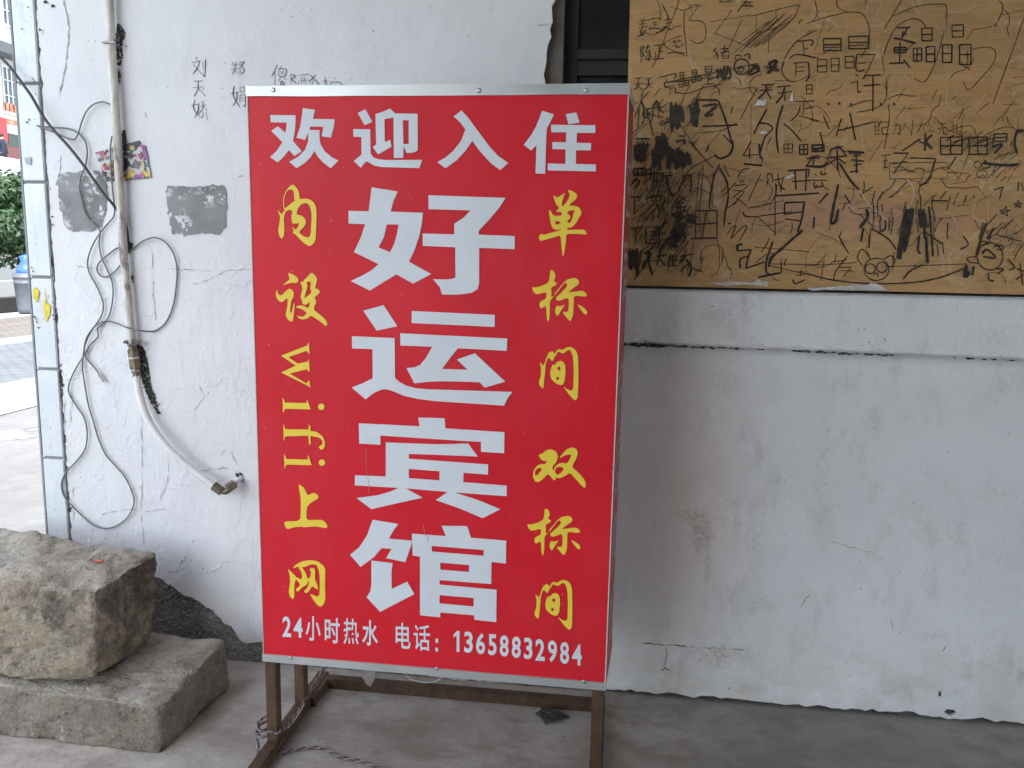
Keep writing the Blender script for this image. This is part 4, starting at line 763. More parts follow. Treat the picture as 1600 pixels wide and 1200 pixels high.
character([yz(G_, '238,482 268,505 308,548 330,515 350,480 370,500 348,560 340,620 345,700 348,860 306,942 265,880 250,800 270,690 282,600 270,550'),
           yz(G_, '345,490 330,400 330,310 350,230 385,170 430,110 485,82 540,135 575,200 590,320 500,330 500,240 490,175 450,160 415,165 380,200 355,260 342,330 345,400 356,470'),
           yz(G_, '352,460 430,400 500,340 590,310 690,303 760,325 820,380 845,440 852,560 848,700 840,900 825,980 790,1025 740,1048 670,1010 590,940 530,870 470,830 500,815 460,730 520,795 560,750 578,685 540,690 472,698 460,620 460,560 478,505 450,480 410,480 370,510', '540,550 550,480 585,420 640,380 690,372 735,400 760,470 775,560 768,700 762,860 730,915 650,895 570,825 640,765 688,690 675,625 630,575 580,560')], YE, 'yellow character 内')
character([yz(H_, '397,158 470,180 540,225 568,270 555,310 520,322 450,315 310,362 360,325 435,260'),
           yz(H_, '237,418 245,480 270,513 310,512 370,450 420,410 465,420 495,470 490,540 460,590 442,690 440,790 465,780 480,700 500,620 508,690 495,800 480,930 420,910 380,860 368,800 390,720 400,640 395,550 330,610 290,622 250,590 220,540 213,480'),
           yz(H_, '775,155 830,205 865,262 845,330 825,400 880,420 910,465 860,515 810,550 840,580 845,640 820,670 808,740 870,790 950,850 1000,905 1020,965 1000,998 920,930 830,870 765,830 700,880 630,893 570,870 540,825 600,850 650,845 700,790 650,745 590,715 520,705 560,675 640,672 725,720 755,610 680,665 635,650 620,590 600,530 630,430 625,370 590,305 650,300 655,275 720,210', '690,310 760,290 765,360 750,400 775,470 720,520 655,560 680,480 712,380 700,330')], YE, 'yellow character 设')
disc = lambda o, x, y, r: [Z(*o, [(x+r*math.cos(i*math.pi/10), y+r*math.sin(i*math.pi/10)) for i in range(20)])]
character([zz(I_, '365,73 370,168 345,140 205,190 278,240 355,225 365,203 372,305 345,285 215,318 345,395 367,368 377,428 355,412 150,310 262,255 148,178 350,100')], YE, 'yellow letter w lying on its side')
character([zz(I_, '160,502 180,545 345,548 352,518 380,598 180,592 163,625'), disc(I_, 462, 577, 25)], YE, 'yellow letter i lying on its side')
character([zz(I_, '166,712 180,752 362,755 365,725 378,725 378,765 430,775 475,810 492,860 485,900 460,915 440,890 470,870 470,840 440,815 378,805 380,870 365,870 362,803 182,808 168,845')], YE, 'yellow letter f lying on its side')
character([zz(I_, '172,943 190,985 355,990 358,953 388,1033 190,1028 175,1060'), disc(I_, 467, 1013, 25)], YE, 'yellow letter i lying on its side')
character([yz(J_, '255,88 300,115 325,165 335,185 380,162 415,175 428,205 400,225 355,250 325,290 322,395 400,393 460,393 490,420 505,450 490,465 400,447 300,457 285,450 220,455 155,475 130,420 150,405 270,403 275,300 275,210 262,140')], YE, 'yellow character 上')
character([yz(J_, '163,808 205,845 240,885 228,910 218,960 220,1040 210,1072 180,1045 172,1000 185,930 180,860'), yz(J_, '205,808 230,775 290,745 350,735 420,745 470,785 485,815 480,950 485,1060 475,1105 445,1137 410,1115 345,1017 432,1055 438,950 435,850 412,775 370,770 290,800 250,790'),
           yz(J_, '250,792 290,800 325,860 335,930 320,950 290,965 245,1010 230,975 250,975 272,940 225,890 240,880 285,905 285,840'), yz(J_, '345,812 375,800 398,810 395,900 415,940 425,990 400,975 372,955 345,1000 320,1018 300,1000 330,975 348,930 320,890 355,890 365,830')], YE, 'yellow character 网')
character([yz(K_, '447,243 500,290 560,260 637,205 605,280 580,370 580,430 620,400 680,320 705,250 672,162 740,185 800,220 825,265 800,315 740,360 690,415 770,415 830,430 870,470 890,535 850,600 800,690 740,750 690,760 665,760 655,795 920,785 955,820 975,865 860,858 650,850 645,960 610,1195 590,1200 570,1020 560,875 450,910 250,968 225,940 222,890 255,853 300,870 400,840 570,795 565,780 490,795 440,770 410,700 390,590 375,483 400,485 450,575 575,570 580,510 480,510 545,455 490,390 460,320', '655,530 690,495 780,480 760,540 735,640 700,690 655,665 715,605 700,560', '470,650 560,665 550,695 485,715')], YE, 'yellow character 单')
biao = [yz(L__, '210,58 240,75 252,110 235,155 262,165 255,185 215,205 218,240 215,285 245,270 205,310 205,400 197,487 180,460 175,350 130,378 120,350 125,320 175,295 178,240 100,262 70,240 58,200 80,205 130,195 195,165 205,110'),
        yz(L__, '236,266 335,140 410,125 440,145 443,175 375,225 350,245 395,240 470,230 500,250 508,275 480,278 400,268 398,350 395,430 372,482 345,455 303,402 355,405 360,330 355,285 270,318 250,290 300,245 350,190 330,157 250,264'),
        yz(L__, '262,350 285,358 328,345 300,385 268,440 250,415 248,380'), yz(L__, '425,337 470,360 505,390 510,415 495,427 470,405')]
jian = [yz(L__, '122,808 150,840 160,830 175,780 195,735 225,722 245,745 240,780 225,808 192,770 170,830 165,900 155,1000 150,1032 120,1000 115,975 130,930 135,870'),
        yz(L__, '238,758 265,710 285,705 305,715 345,690 385,690 420,720 435,770 438,900 435,1050 432,1100 412,1127 375,1095 310,1005 355,1040 395,1045 400,900 395,780 375,718 355,712 310,745 275,722 247,770'),
        yz(L__, '232,828 245,838 265,808 300,800 330,830 333,900 325,970 305,1003 260,990 215,950 207,900 215,860', '258,862 290,842 290,888', '258,925 288,945 260,965')]
def moved(comps, fx, fy, tx, ty, sx, sy): return [[[(tx+(x-fx)*sx, ty+(y-fy)*sy) for x, y in lp] for lp in c] for c in comps]
character(biao, YE, 'yellow character 标'); character(jian, YE, 'yellow character 间')
character([yz(M_, '128,122 165,112 200,80 245,70 290,88 313,130 300,185 255,240 270,270 292,330 288,362 265,355 220,298 165,355 125,382 95,370 75,320 85,265 115,225 150,208 190,210 215,180 180,182 150,165', '95,310 100,270 130,243 165,250 140,290 110,318'),
           yz(M_, '320,160 355,110 400,65 445,52 485,68 500,105 480,165 440,235 500,285 572,370 570,435 540,420 480,350 425,290 380,320 330,342 290,335 272,295 275,250 300,215 350,195 395,205 425,160 440,118 380,125', '285,290 285,255 310,235 345,235 368,255 340,290 310,312')], YE, 'yellow character 双')
character(moved(biao, 860.3, 421.1, 851.7, 793.7, .962, .911), YE, 'yellow character 标'); character(moved(jian, 842.0, 542.3, 835, 906, .961, .937), YE, 'yellow character 间')
# bottom line set in type
def glyph(ch, bold):
    cu = bpy.data.curves.new('glyph', 'FONT'); cu.body = ch; cu.size = 1; cu.offset = bold; cu.resolution_u = 4
    o = bpy.data.objects.new('glyph', cu); COL.objects.link(o)
    dg = bpy.context.evaluated_depsgraph_get(); me = bpy.data.meshes.new_from_object(o.evaluated_get(dg))
    vs = [(q.co.x, q.co.y) for q in me.vertices]; fs = [tuple(p.vertices) for p in me.polygons]
    bpy.data.objects.remove(o); bpy.data.curves.remove(cu); bpy.data.meshes.remove(me)
    x0, x1 = min(q[0] for q in vs), max(q[0] for q in vs); y0, y1 = min(q[1] for q in vs), max(q[1] for q in vs)
    return [((x-x0)/(x1-x0), (y-y0)/(y1-y0)) for x, y in vs], fs
def typed(ch, x0, y0, x1, y1, slope, mat, bold, proj=signp):
    vs, fs = glyph(ch, bold)
    o = mesh('character', [proj((x0+(x1-x0)*u, y0+slope*(x1-x0)*u + (y1-slope*(x1-x0)-y0)*(1-w)), .0016) for u, w in vs], fs, mat, sign)
    return o
b1 = lambda a, b, c, d: (420+a*.1625, 950+b*.1625, 420+c*.1625, 950+d*.1625)
b2 = lambda a, b, c, d: (660+a*.16875, 950+b*.16875, 660+c*.16875, 950+d*.16875)
for ch, *bb in (('2',134,78,217,278),('4',240,88,327,284),('小',356,73,500,317),('时',540,88,684,340),('热',720,93,867,350),('水',900,108,1052,364),('电',1222,136,1364,392),('话',1395,153,1552,412)):
    typed(ch, *b1(*bb), .06, WH, .022 if ch in '24' else (.010 if ch in '热电话' else .016))['label'] = 'small white character ' + ch
character([zz((660, 950, .16875), '288,245 322,210 345,210 344,404 318,403 318,252 290,270')], WH, 'small white digit 1')
for ch, *bb in (('3',388,213,468,414),('6',498,226,582,427),('5',610,238,688,437),('8',717,248,800,449),('8',828,260,912,462),('3',940,270,1020,474),('2',1048,283,1133,489),('9',1163,296,1247,502),('8',1275,310,1358,517),('4',1387,330,1476,531)):
    typed(ch, *b2(*bb), .06, WH, .026)['label'] = 'small white digit ' + ch
character([[Z(660, 950, .16875, P('122,280 147,282 147,320 122,318'))], [Z(660, 950, .16875, P('122,363 147,365 147,400 122,398'))]], WH, 'small white colon')
# characters on the narrow side
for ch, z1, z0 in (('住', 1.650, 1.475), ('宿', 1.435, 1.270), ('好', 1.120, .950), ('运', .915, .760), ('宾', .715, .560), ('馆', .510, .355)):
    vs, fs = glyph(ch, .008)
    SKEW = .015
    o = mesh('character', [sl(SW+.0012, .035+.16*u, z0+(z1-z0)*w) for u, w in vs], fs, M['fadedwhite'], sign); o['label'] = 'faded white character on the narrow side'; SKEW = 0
# scratches on the vinyl
strokes('scratch', S('1.2 573,703 572,722; .9 572,722 575,745; 1 576,747 577,770; 1 662,820 665,838; .8 637,298 646,315; 1 670,836 668,846; .8 781,243 787,236'), signp, M['fadedwhite'], sign, .0030, 1)
# torn clear tape and a strip of wire under the box
tp = lambda px, py, d: (lambda r, t: CPOS + r*t)(ray(px, py), ((SO+DY*d)-CPOS).dot(DY)/ray(px, py).dot(DY))
mt = NT('clear_tape'); mt.col((.70, .68, .65)); mt.rough(.3); mt.b.inputs['Transmission Weight'].default_value = .85; mt.b.inputs['IOR'].default_value = 1.1
v = [tp(568,1038,.10), tp(586,1040,.10), tp(585,1062,.09), tp(579,1073,.085), tp(572,1069,.088), tp(566,1058,.095)]
mesh('tape_scrap', v + [q + DY*.003 for q in v], [(0,1,2,3,4,5), (11,10,9,8,7,6)] + [(i, (i+1) % 6, 6+(i+1) % 6, 6+i) for i in range(6)], mt.m, sign)
tube('wire_loop', catmull([tp(628,1046,.12), tp(640,1060,.12), tp(662,1066,.12), tp(682,1064,.12), tp(692,1055,.12), tp(694,1046,.12)], 6), .0016, M['cordwhite'], sign)

# ------------------------------------------------------------------ mains cord of the sign
cord = thing('power_cord', 'twisted two-strand purple cord tied to the sign leg and trailing on floor', 'cord', on_z(480, 1180, 0))
def twisted(path, r, pitch):
    pts = catmull(path, 14); a = 0; A, B = [], []
    for i, p in enumerate(pts):
        d = (pts[min(len(pts)-1, i+1)] - pts[max(0, i-1)]).normalized(); s = d.cross(Vector((0, 0, 1)))
        s = s.normalized() if s.length > .05 else Vector((1, 0, 0)); u = s.cross(d)
        if i: a += (p-pts[i-1]).length*2*math.pi/pitch
        o = (s*math.cos(a)+u*math.sin(a))*r
        A.append(p+o); B.append(p-o)
    tube('strand', A, r*.98, M['purple'], cord, 6); tube('strand', B, r*.98, M['pinkish'], cord, 6)
gz = lambda px, py, z=.006: on_z(px, py, z)
twisted([gz(428,1176), gz(445,1176), gz(470,1170), gz(500,1168), gz(512,1172), gz(530,1182), gz(552,1187), gz(575,1193), gz(610,1208), gz(640,1230)], .0026, .035)
lx = SX; 
twisted([sl(.040, .34, .075), sl(.037, .28, .066), sl(.037, .20, .055), sl(.037, .12, .046), sl(.037, .055, .045), sl(.040, .02, .062), sl(.036, -.004, .066), sl(.015, -.006, .066), sl(-.005, -.004, .064), sl(-.022, .002, .062), sl(-.028, .018, .080), sl(-.008, .036, .088), sl(.0, .040, .070), sl(-.012, .03, .052), sl(-.030, .012, .050), sl(-.022, -.008, .040), sl(-.014, -.02, .018), sl(-.006, -.035, .006)], .0024, .035)
twisted([sl(-.004, .038, .075), sl(-.024, .02, .070), sl(-.034, .008, .052), sl(-.012, -.004, .048), sl(.002, .0, .050)], .0022, .03)
tube('loose_wire', catmull([sl(.036, .19, .040), sl(.038, .12, .036), sl(.040, .06, .042)], 6), .0014, M['cordwhite'], cord)
tube('strand', catmull([sl(.044, .33, .075), sl(.10, .375, .13), sl(.16, .36, .20), sl(.18, .2, .272)], 6), .003, M['purple'], cord)

# ------------------------------------------------------------------ water pipe on the wall
PY = -.024
pp = lambda px, py, y=PY: on_y(px, py, y)
pipe = thing('water_pipe', 'grimy white vertical water pipe with brass coupling and bent white hose', 'pipe', pp(205, 540))
tube('pipe_run', catmull([pp(165,-200), pp(168,-80), pp(171,0), pp(174,75), pp(179,150), pp(186.5,275), pp(193.5,400), pp(203,500), pp(206,535)], 8), .0128, M['pipe'], pipe, 14)
tube('pipe_clip', [on_y(161,66,-.002), on_y(163,66,-.02), on_y(168,66,-.04), on_y(178,66,-.04), on_y(184,62,-.02), on_y(187,62,-.002)], .004, M['steel'], pipe, 6)
def hexa(name, p0, p1, r, mat, parent, seg=6, smooth=False): return tube(name, [p0, p0.lerp(p1, .5), p1], r, mat, parent, seg, smooth)
hexa('collar', pp(205.5,530), pp(206.5,540), .0155, M['steel'], pipe, 14, True)
cl = hexa('clamp', pp(193,535), pp(219,534), .0042, M['steel'], pipe, 8, True)
for x in (196, 216): hexa('bolt', on_y(x,534.5,-.047), on_y(x,534.5,-.030), .006, M['steel'], cl, 6)
hexa('coupling', pp(207,540), pp(207.5,548), .0125, M['brass'], pipe, 14, True); hexa('coupling_nut', pp(207.5,546), pp(209,558), .0182, M['brass'], pipe)
hexa('sealing_ring', pp(209,557.5), pp(209.5,561), .0165, M['cordwhite'], pipe, 14, True); hexa('coupling_nut', pp(209.5,560.5), pp(211.5,576), .0182, M['brass'], pipe)
hexa('coupling', pp(211.5,575), pp(212.5,582), .014, M['steel'], pipe, 14, True); hexa('coupling_nut', pp(212.5,580), pp(213.5,590), .0125, M['brass'], pipe)
hy = -.05
tube('hose', catmull([pp(213.5,588), pp(216,605,-.028), pp(222,630,-.035), pp(234,660,-.042), pp(256,692,hy), pp(284,720,hy), pp(312,743,hy), pp(338,762,hy)], 8), .0118, M['hose'], pipe, 14)
hexa('hose_nut', on_y(334,759,hy), on_y(347,768,hy), .0165, M['brass'], pipe)
tube('elbow', catmull([on_y(345,766,hy), on_y(352,768.5,hy), on_y(358,765,hy), on_y(366,759,hy+.01)], 5), .0095, M['brass'], pipe, 10)
hexa('elbow_nut', on_y(355,764,hy), on_y(367,755,hy+.012), .0150, M['brass'], pipe)
hexa('wall_stub', on_y(366,755.5,hy+.012), on_y(379,745,.006), .0085, M['hose'], pipe, 12, True)
plate('wall_hole', [[ragged(P('367,742 369,735 371,740 376,738 380,742 379,753 375,753 372,748'), 1, 2, 4)]], wallp, M['tar'], wall, .0016)

# ------------------------------------------------------------------ cables on the wall
cz = lambda y, pts: [on_y(px, py, y) for px, py in pts]
q1 = lambda s: Z(0, 0, .25, P(s)); q2 = lambda s: Z(0, 300, .25, P(s)); q3 = lambda s: Z(0, 600, .25, P(s))
longp = q1('230,785 330,797 420,802 480,825 530,880 545,950 535,1030 505,1110 497,1180') + q2('505,20 530,120 560,170 615,225 625,260 620,320 635,410 665,475 700,560 706,650 690,750 660,810 612,850 612,905 565,955 530,1015 470,1110') + \
    q3('432,0 432,60 480,140 530,220 545,320 530,410 480,480 415,550 385,620 400,700 450,760 530,840 590,885 660,903 730,885 800,830 838,740 820,660 780,580 720,510 660,440 615,340 580,220 550,120') + q2('520,1140 515,1080 530,960 570,870 630,780 645,700 610,600 560,510 548,430 580,330 630,250 680,190 716,128') + q1('700,1150 692,1000 690,920 700,850')
c1 = tube('grey_cable', catmull([on_y(px, py, -.0085 - .006*abs(noise.noise(Vector((i*.35, 2, 0))))) for i, (px, py) in enumerate(longp)], 5), .0024, M['cable'], None, 7)
tag(c1, 'long thin grey cable hanging in a low loop left of the pipe', 'cable')
c2 = tube('grey_cable', catmull(cz(-.012, q1('228,784 260,797 340,827 420,863 465,870 490,830 508,770 538,700 580,655 635,637 672,645 690,655')), 5), .0023, M['cable'], None, 7)
tag(c2, 'short curled grey cable near the top of the tile strip', 'cable')
cb = thing('patch_cable', 'grey cable looped round the pipe ending in a clear plug', 'cable', on_y(240, 380, 0))
lp = q2('700,500 680,524 650,530 620,518 606,480 625,435 680,388 735,350')
tube('cable_run', catmull([on_y(px, py, -.010 if px < 180 else -.006) for px, py in q2('760,445 748,462 715,500 680,524 650,531 620,517 606,478 625,435 680,388 735,350 780,360')] + [on_y(px, py, -.006-.010*math.sin(min(1, i/6)*3.14)) for i, (px, py) in enumerate(q2('820,362 880,315 930,292 975,285 1035,315 1085,385 1105,470 1104,560 1085,700 1040,810 985,860 940,872'))] +
     [on_y(px, py, -.042) for px, py in q2('890,868 830,858 780,842')] + [on_y(px, py, -.012) for px, py in q2('720,818 670,808 630,815 590,842 550,895 530,950 528,1000 540,1040 580,1085 622,1138')], 5), .0025, M['cable'], cb, 7)
a, b = on_y(154, 584, -.012), on_y(162, 596, -.012); tube('plug', [a, a.lerp(b, .3), b], .0062, M['cordwhite'], cb, 4, False)
dk = [on_y(-330, -260, -.10), on_y(-160, -80, -.06)] + cz(-.036, q1('0,352 60,415 130,508 200,607 270,728 340,818 420,905 520,1030 640,1200') ) + cz(-.030, q2('700,70')) + cz(-.010, q2('768,163 790,220 800,310'))
dcab = tube('dark_cable', catmull(dk, 6), lambda t: .0046, M['darkcable'], None, 8)
tag(dcab, 'thick dark cable running diagonally down across the tiles to the pipe', 'cable')

# torn flyer behind the pipe
def mk_flyer():
    t = NT('flyer_print'); v = t.n('ShaderNodeTexVoronoi', distance='CHEBYCHEV'); v.inputs['Scale'].default_value = 95; t.L(t.coord(), v.inputs['Vector'])
    sp = t.n('ShaderNodeSeparateColor'); t.L(v.outputs['Color'], sp.inputs[0])
    c = t.mix(t.ramp(sp.outputs[0], .55, .56), (.52, .52, .55), (.05, .045, .055)); c = t.mix(t.ramp(sp.outputs[1], .80, .81), c, (.45, .10, .18)); c = t.mix(t.ramp(sp.outputs[2], .86, .87), c, (.50, .42, .16))
    t.col(c); t.rough(.4); return t.m
fo = (130, 200, .083333)
fly = thing('torn_flyer', 'torn colourful printed flyer stuck to the wall behind the pipe', 'flyer', on_y(192, 265, 0))
flyp = lambda p, out: on_y(p[0], p[1], -.004-out)
fcol = lambda n, c: simple('flyer_' + n, tuple(v*.8 for v in c), .45, var=.55, scale=70)
plates('paper', [zz(fo, '225,460 540,370 600,360 620,1010 400,990 350,830 330,680 280,620'), zz(fo, '640,330 1050,235 1080,320 1165,325 1275,930 760,985 640,990')], flyp, mk_flyer(), fly)
for n, c, lps in (('purple', (.34, .09, .32), ['1080,330 1160,328 1220,620 1150,560 1110,430', '930,965 960,880 1040,865 1140,935']), ('black', (.04, .035, .05), ['650,335 1048,240 1070,300 990,420 910,440 800,420 700,440', '740,540 830,560 880,660 800,800 720,830', '870,450 960,500 900,590 780,500', '380,480 440,400 480,430 400,500', '350,800 460,830 410,910']),
                  ('yellow', (.62, .50, .10), ['1130,840 1200,800 1260,850 1265,920 1170,915', '770,960 860,780 960,820 1000,870 930,920', '850,340 950,320 970,400 890,420']), ('magenta', (.42, .06, .14), ['225,460 350,425 360,455 240,490', '365,700 480,700 490,790 400,790', '500,680 560,670 570,720 510,730', '1010,490 1090,470 1110,600 1060,590']), ('teal', (.08, .34, .36), ['1165,640 1215,620 1240,760 1200,720']),
                  ('grey', (.20, .21, .20), ['965,575 1085,650 1040,785 905,715', '270,570 380,540 400,600 300,630', '420,540 490,520 500,580 430,600']), ('green', (.05, .10, .07), ['1130,740 1190,690 1205,720 1150,760'])):
    plates('print_patch', [zz(fo, l) for l in lps], flyp, fcol(n, c), fly, .0008)

# ------------------------------------------------------------------ the two stone blocks
def rock(name, C8, mat, label, amp, chip, n=56, seed=0, rnd=.03):
    """C8: 4 bottom corners then 4 top corners (front-left, front-right, back-right, back-left)"""
    C8 = [Vector(c) for c in C8]
    def tri(u, v, w):
        b = C8[0].lerp(C8[1], u).lerp(C8[3].lerp(C8[2], u), v); t = C8[4].lerp(C8[5], u).lerp(C8[7].lerp(C8[6], u), v); return b.lerp(t, w)
    size = [(C8[1]-C8[0]).length, (C8[3]-C8[0]).length, (C8[4]-C8[0]).length]
    cen = sum(C8, Vector())/8; idx = {}; V, Fc = [], []
    def vert(i, j, k):
        if (i, j, k) in idx: return idx[i, j, k]
        u, v, w = i/n, j/n, k/n; p = tri(u, v, w)
        q = p + Vector((seed, seed*2, 0))
        r = rnd*(.35 + chip*max(0, .5 + 1.3*noise.noise(q*5) + .7*noise.noise(q*17)))
        sv = Vector(((u-.5)*size[0], (v-.5)*size[1], (w-.5)*size[2]))
        cl_ = Vector([max(-max(0, size[a]/2-r), min(max(0, size[a]/2-r), sv[a])) for a in range(3)]); dv = sv-cl_
        if dv.length > 1e-6:
            if dv.length > r: dv = dv.normalized()*r
            sv = cl_ + dv; d = dv.normalized()
        else: d = Vector((0, 0, 1))
        p = tri(sv.x/size[0]+.5, sv.y/size[1]+.5, sv.z/size[2]+.5)
        nn = amp*noise.fractal(q*6, .85, 2.1, 5) + amp*.55*(abs(noise.noise(q*14))-.25) + amp*.30*noise.noise(q*36) + amp*.16*noise.noise(q*75)
        p = p + d*nn*.75
        if w == 0: p.z = max(p.z, tri(u, v, 0).z)
        V.append(p); idx[i, j, k] = len(V)-1; return len(V)-1
    for a in range(n):
        for b in range(n):
            for fc in (lambda x, y: (x, 0, y), lambda x, y: (n, x, y), lambda x, y: (x, y, n)): Fc.append(tuple(vert(*fc(*q)) for q in ((a, b), (a+1, b), (a+1, b+1), (a, b+1))))
            for fc in (lambda x, y: (x, n, y), lambda x, y: (0, x, y), lambda x, y: (x, y, 0)): Fc.append(tuple(vert(*fc(*q)) for q in ((a, b), (a, b+1), (a+1, b+1), (a+1, b))))
    o = mesh(name, V, Fc, mat, None, True); tag(o, label, 'stone', 'stone blocks stacked by the wall'); return o
H1 = .165
def zfor(px, py, y): return on_y(px, py, y).z
fr = on_z(250, 1178, 0); br = on_z(352, 1088, 0)
h_fr = zfor(258, 1112, fr.y); 
tb = on_z(345, 1004, .165)
rock('stone_block', [(-2.45, -.50, 0), (fr.x, fr.y, 0), (br.x, br.y+.05, 0), (-2.45, -.12, 0), (-2.45, -.485, .175), (fr.x-.005, fr.y+.012, h_fr), (br.x-.01, br.y+.04, .172), (-2.45, -.12, .172)], M['stoneB'], 'wide low grey stone block lying on the floor under another stone', .013, 1.2, 96, 3, .018)
ub = on_z(150, 1063, .168); tr = on_y(146, 927, ub.y+.01)
rb = on_z(240, 990, .170); rt = on_y(240, 868, rb.y)
rock('stone_block', [(-2.40, ub.y+.0, .160), (ub.x, ub.y-.012, .158), (rb.x+.012, rb.y, .164), (-2.40, rb.y+.02, .170), (-2.40, ub.y+.02, tr.z+.05), (tr.x-.003, tr.y+.01, tr.z+.004), (rt.x+.012, rt.y, rt.z+.004), (-2.40, rt.y+.02, rt.z+.115)], M['stoneA'], 'taller weathered brown stone block resting on top of the low stone', .021, 1.25, 96, 11, .020)
# ------------------------------------------------------------------ unseen canopy roof over the porch; added wall shuts out front light
roof = structure(box('unseen_porch_roof', -1.95, WALL_X1, -5.6, .30, WALL_Z1-.35, WALL_Z1-.18, M['roof']))
light_block = box('light_block_wall', -1.6, WALL_X1, -5.6, -5.35, 0, WALL_Z1-.351, M['roof']); tag(light_block, 'unseen grey wall added behind the camera to block front light', 'wall')

# ------------------------------------------------------------------ small things
lf = [on_z(px, py, z) for px, py, z in ((846,1103,.018),(858,1104,.010),(870,1109,.022),(890,1120,.003),(872,1124,.014),(852,1131,.003),(847,1122,.020),(836,1114,.005),(845,1109,.022))]
lc = on_z(862, 1115, .022)
leaf = mesh('dry_leaf', lf + [lc] + [v + Vector((0, 0, -.0025)) for v in lf], [(i, (i+1) % 9, 9) for i in range(9)] + [(i, 10+i, 10+(i+1) % 9, (i+1) % 9) for i in range(9)] + [tuple(10+i for i in range(8, -1, -1))], M['leaf'])
tag(leaf, 'curled dark dry leaf on the floor under the sign', 'leaf')

# ------------------------------------------------------------------ street beyond the corner
def foliage(name, c, R, n, size, mat, parent, seed, squash=1.0):
    rnd = random.Random(seed); V, Fc = [], []
    blobs = [(Vector((rnd.uniform(-1, 1)*R.x*.6, rnd.uniform(-1, 1)*R.y*.6, rnd.uniform(-.7, .8)*R.z*.7)), rnd.uniform(.32, .55)) for _ in range(16)]
    for i in range(n):
        b, r = rnd.choice(blobs); d = Vector((rnd.gauss(0, 1), rnd.gauss(0, 1), rnd.gauss(0, 1))).normalized()*(rnd.random()**.4)*r
        p = c + b + Vector((d.x*R.x, d.y*R.y, d.z*R.z)); s = size*rnd.uniform(.6, 1.3)
        nrm = (d.normalized() + Vector((rnd.uniform(-.8, .8), rnd.uniform(-.8, .8), rnd.uniform(-.2, 1)))).normalized()
        a = nrm.orthogonal().normalized(); a.rotate(__import__('mathutils').Quaternion(nrm, rnd.uniform(0, 6.28))); b2_ = nrm.cross(a)
        k = len(V); V += [p - a*s, p + b2_*s*.45 + nrm*s*.12, p + a*s, p - b2_*s*.45 + nrm*s*.12]; Fc.append((k, k+1, k+2, k+3))
    return mesh(name, V, Fc, mat, parent)
tl = NT('leaf_green'); tl.col(tl.mix(tl.ramp(tl.noise(3, 3), .35, .65), (.014, .042, .013), (.050, .105, .034))); tl.rough(.5); M['green'] = tl.m
M['bark'] = simple('bark', (.12, .09, .065), .9, bump=.5)
def tree(name, label, cat, base, trunk_h, R, n, size, seed, group=None):
    t = thing(name, label, cat, base, group); rnd = random.Random(seed)
    tube('trunk', [base, base + Vector((.03, .02, trunk_h*.5)), base + Vector((0, .05, trunk_h)), base + Vector((.05, .05, trunk_h+R.z))], lambda q: .09*(1-.6*q), M['bark'], t, 8)
    for i in range(6):
        a = rnd.uniform(0, 6.28); st_ = base + Vector((0, .03, trunk_h*rnd.uniform(.7, 1.1)))
        tube('limb', [st_, st_ + Vector((math.cos(a)*R.x*.4, math.sin(a)*R.y*.4, R.z*.4)), st_ + Vector((math.cos(a)*R.x*.7, math.sin(a)*R.y*.7, R.z*.9))], lambda q: .035*(1-.7*q), M['bark'], t, 6)
    foliage('crown', base + Vector((0, 0, trunk_h+R.z*.85)), R, n, size, M['green'], t, seed); return t
tree('bush', 'dense dark green round-headed bush beside the grey bin', 'bush', Vector((-15.8, 16.8, 0)), .85, Vector((1.7, 2.7, 1.5)), 23000, .085, 5)
tree('bush', 'tall green bush further along the planter away from the bin', 'bush', Vector((-18.2, 12.6, 0)), .6, Vector((1.8, 2.0, 1.4)), 6000, .09, 8)
tree('street_tree', 'leafy green street tree whose twigs reach up past the far windows', 'tree', Vector((-16.5, 9.5, 0)), 3.6, Vector((2.2, 2.2, 2.6)), 7000, .10, 21)
# planter with kerb
box_p = thing('planter', 'long raised planter bed with pale kerb behind the pavement', 'planter', (-14, 10, 0))
box('kerb', -13.35, -13.05, -30, 60, 0, .30, simple('dark_kerb', (.035, .03, .026), .9), box_p)
box('soil', -14.2, -13.352, -30, 60, 0, .24, simple('dark_soil', (.055, .046, .036), .95, bump=.6), box_p)
box('coping', -14.6, -14.202, -30, 60, 0, .60, simple('pale_coping', (.36, .355, .34), .8), box_p)
# litter bin with a blue bag
bn = thing('litter_bin', 'grey plastic litter bin with a blue bag showing at its rim', 'bin', on_z(43, 489, 0)); bc = on_z(43, 489, 0) + Vector((0, .1, 0))
binm = simple('grey_plastic', (.115, .125, .15), .5)
def lathe(name, c, prof, mat, parent, seg=24, sq=1.0):
    v, f = [], []
    for r, z in prof:
        for i in range(seg): a = 2*math.pi*i/seg; v.append(c + Vector((r*math.cos(a), r*math.sin(a)*sq, z)))
    for k in range(len(prof)-1):
        for i in range(seg): f.append((k*seg+i, k*seg+(i+1) % seg, (k+1)*seg+(i+1) % seg, (k+1)*seg+i))
    f.append(tuple(range(seg-1, -1, -1))); return mesh(name, v, f, mat, parent, True)
lathe('bin_body', bc, [(.23, 0), (.245, .1), (.28, .62), (.295, .63), (.295, .66), (.285, .67), (.288, .74), (.302, .745), (.302, .78), (.29, .785), (.292, .85), (.27, .85), (.26, .7)], binm, bn)
lathe('blue_bag', bc, [(.20, .82), (.235, .86), (.20, .96), (.12, 1.10), (.16, 1.2), (.05, 1.24)], simple('blue_bag', (.05, .13, .52), .35, var=.3, bump=.5, bscale=12), bn)
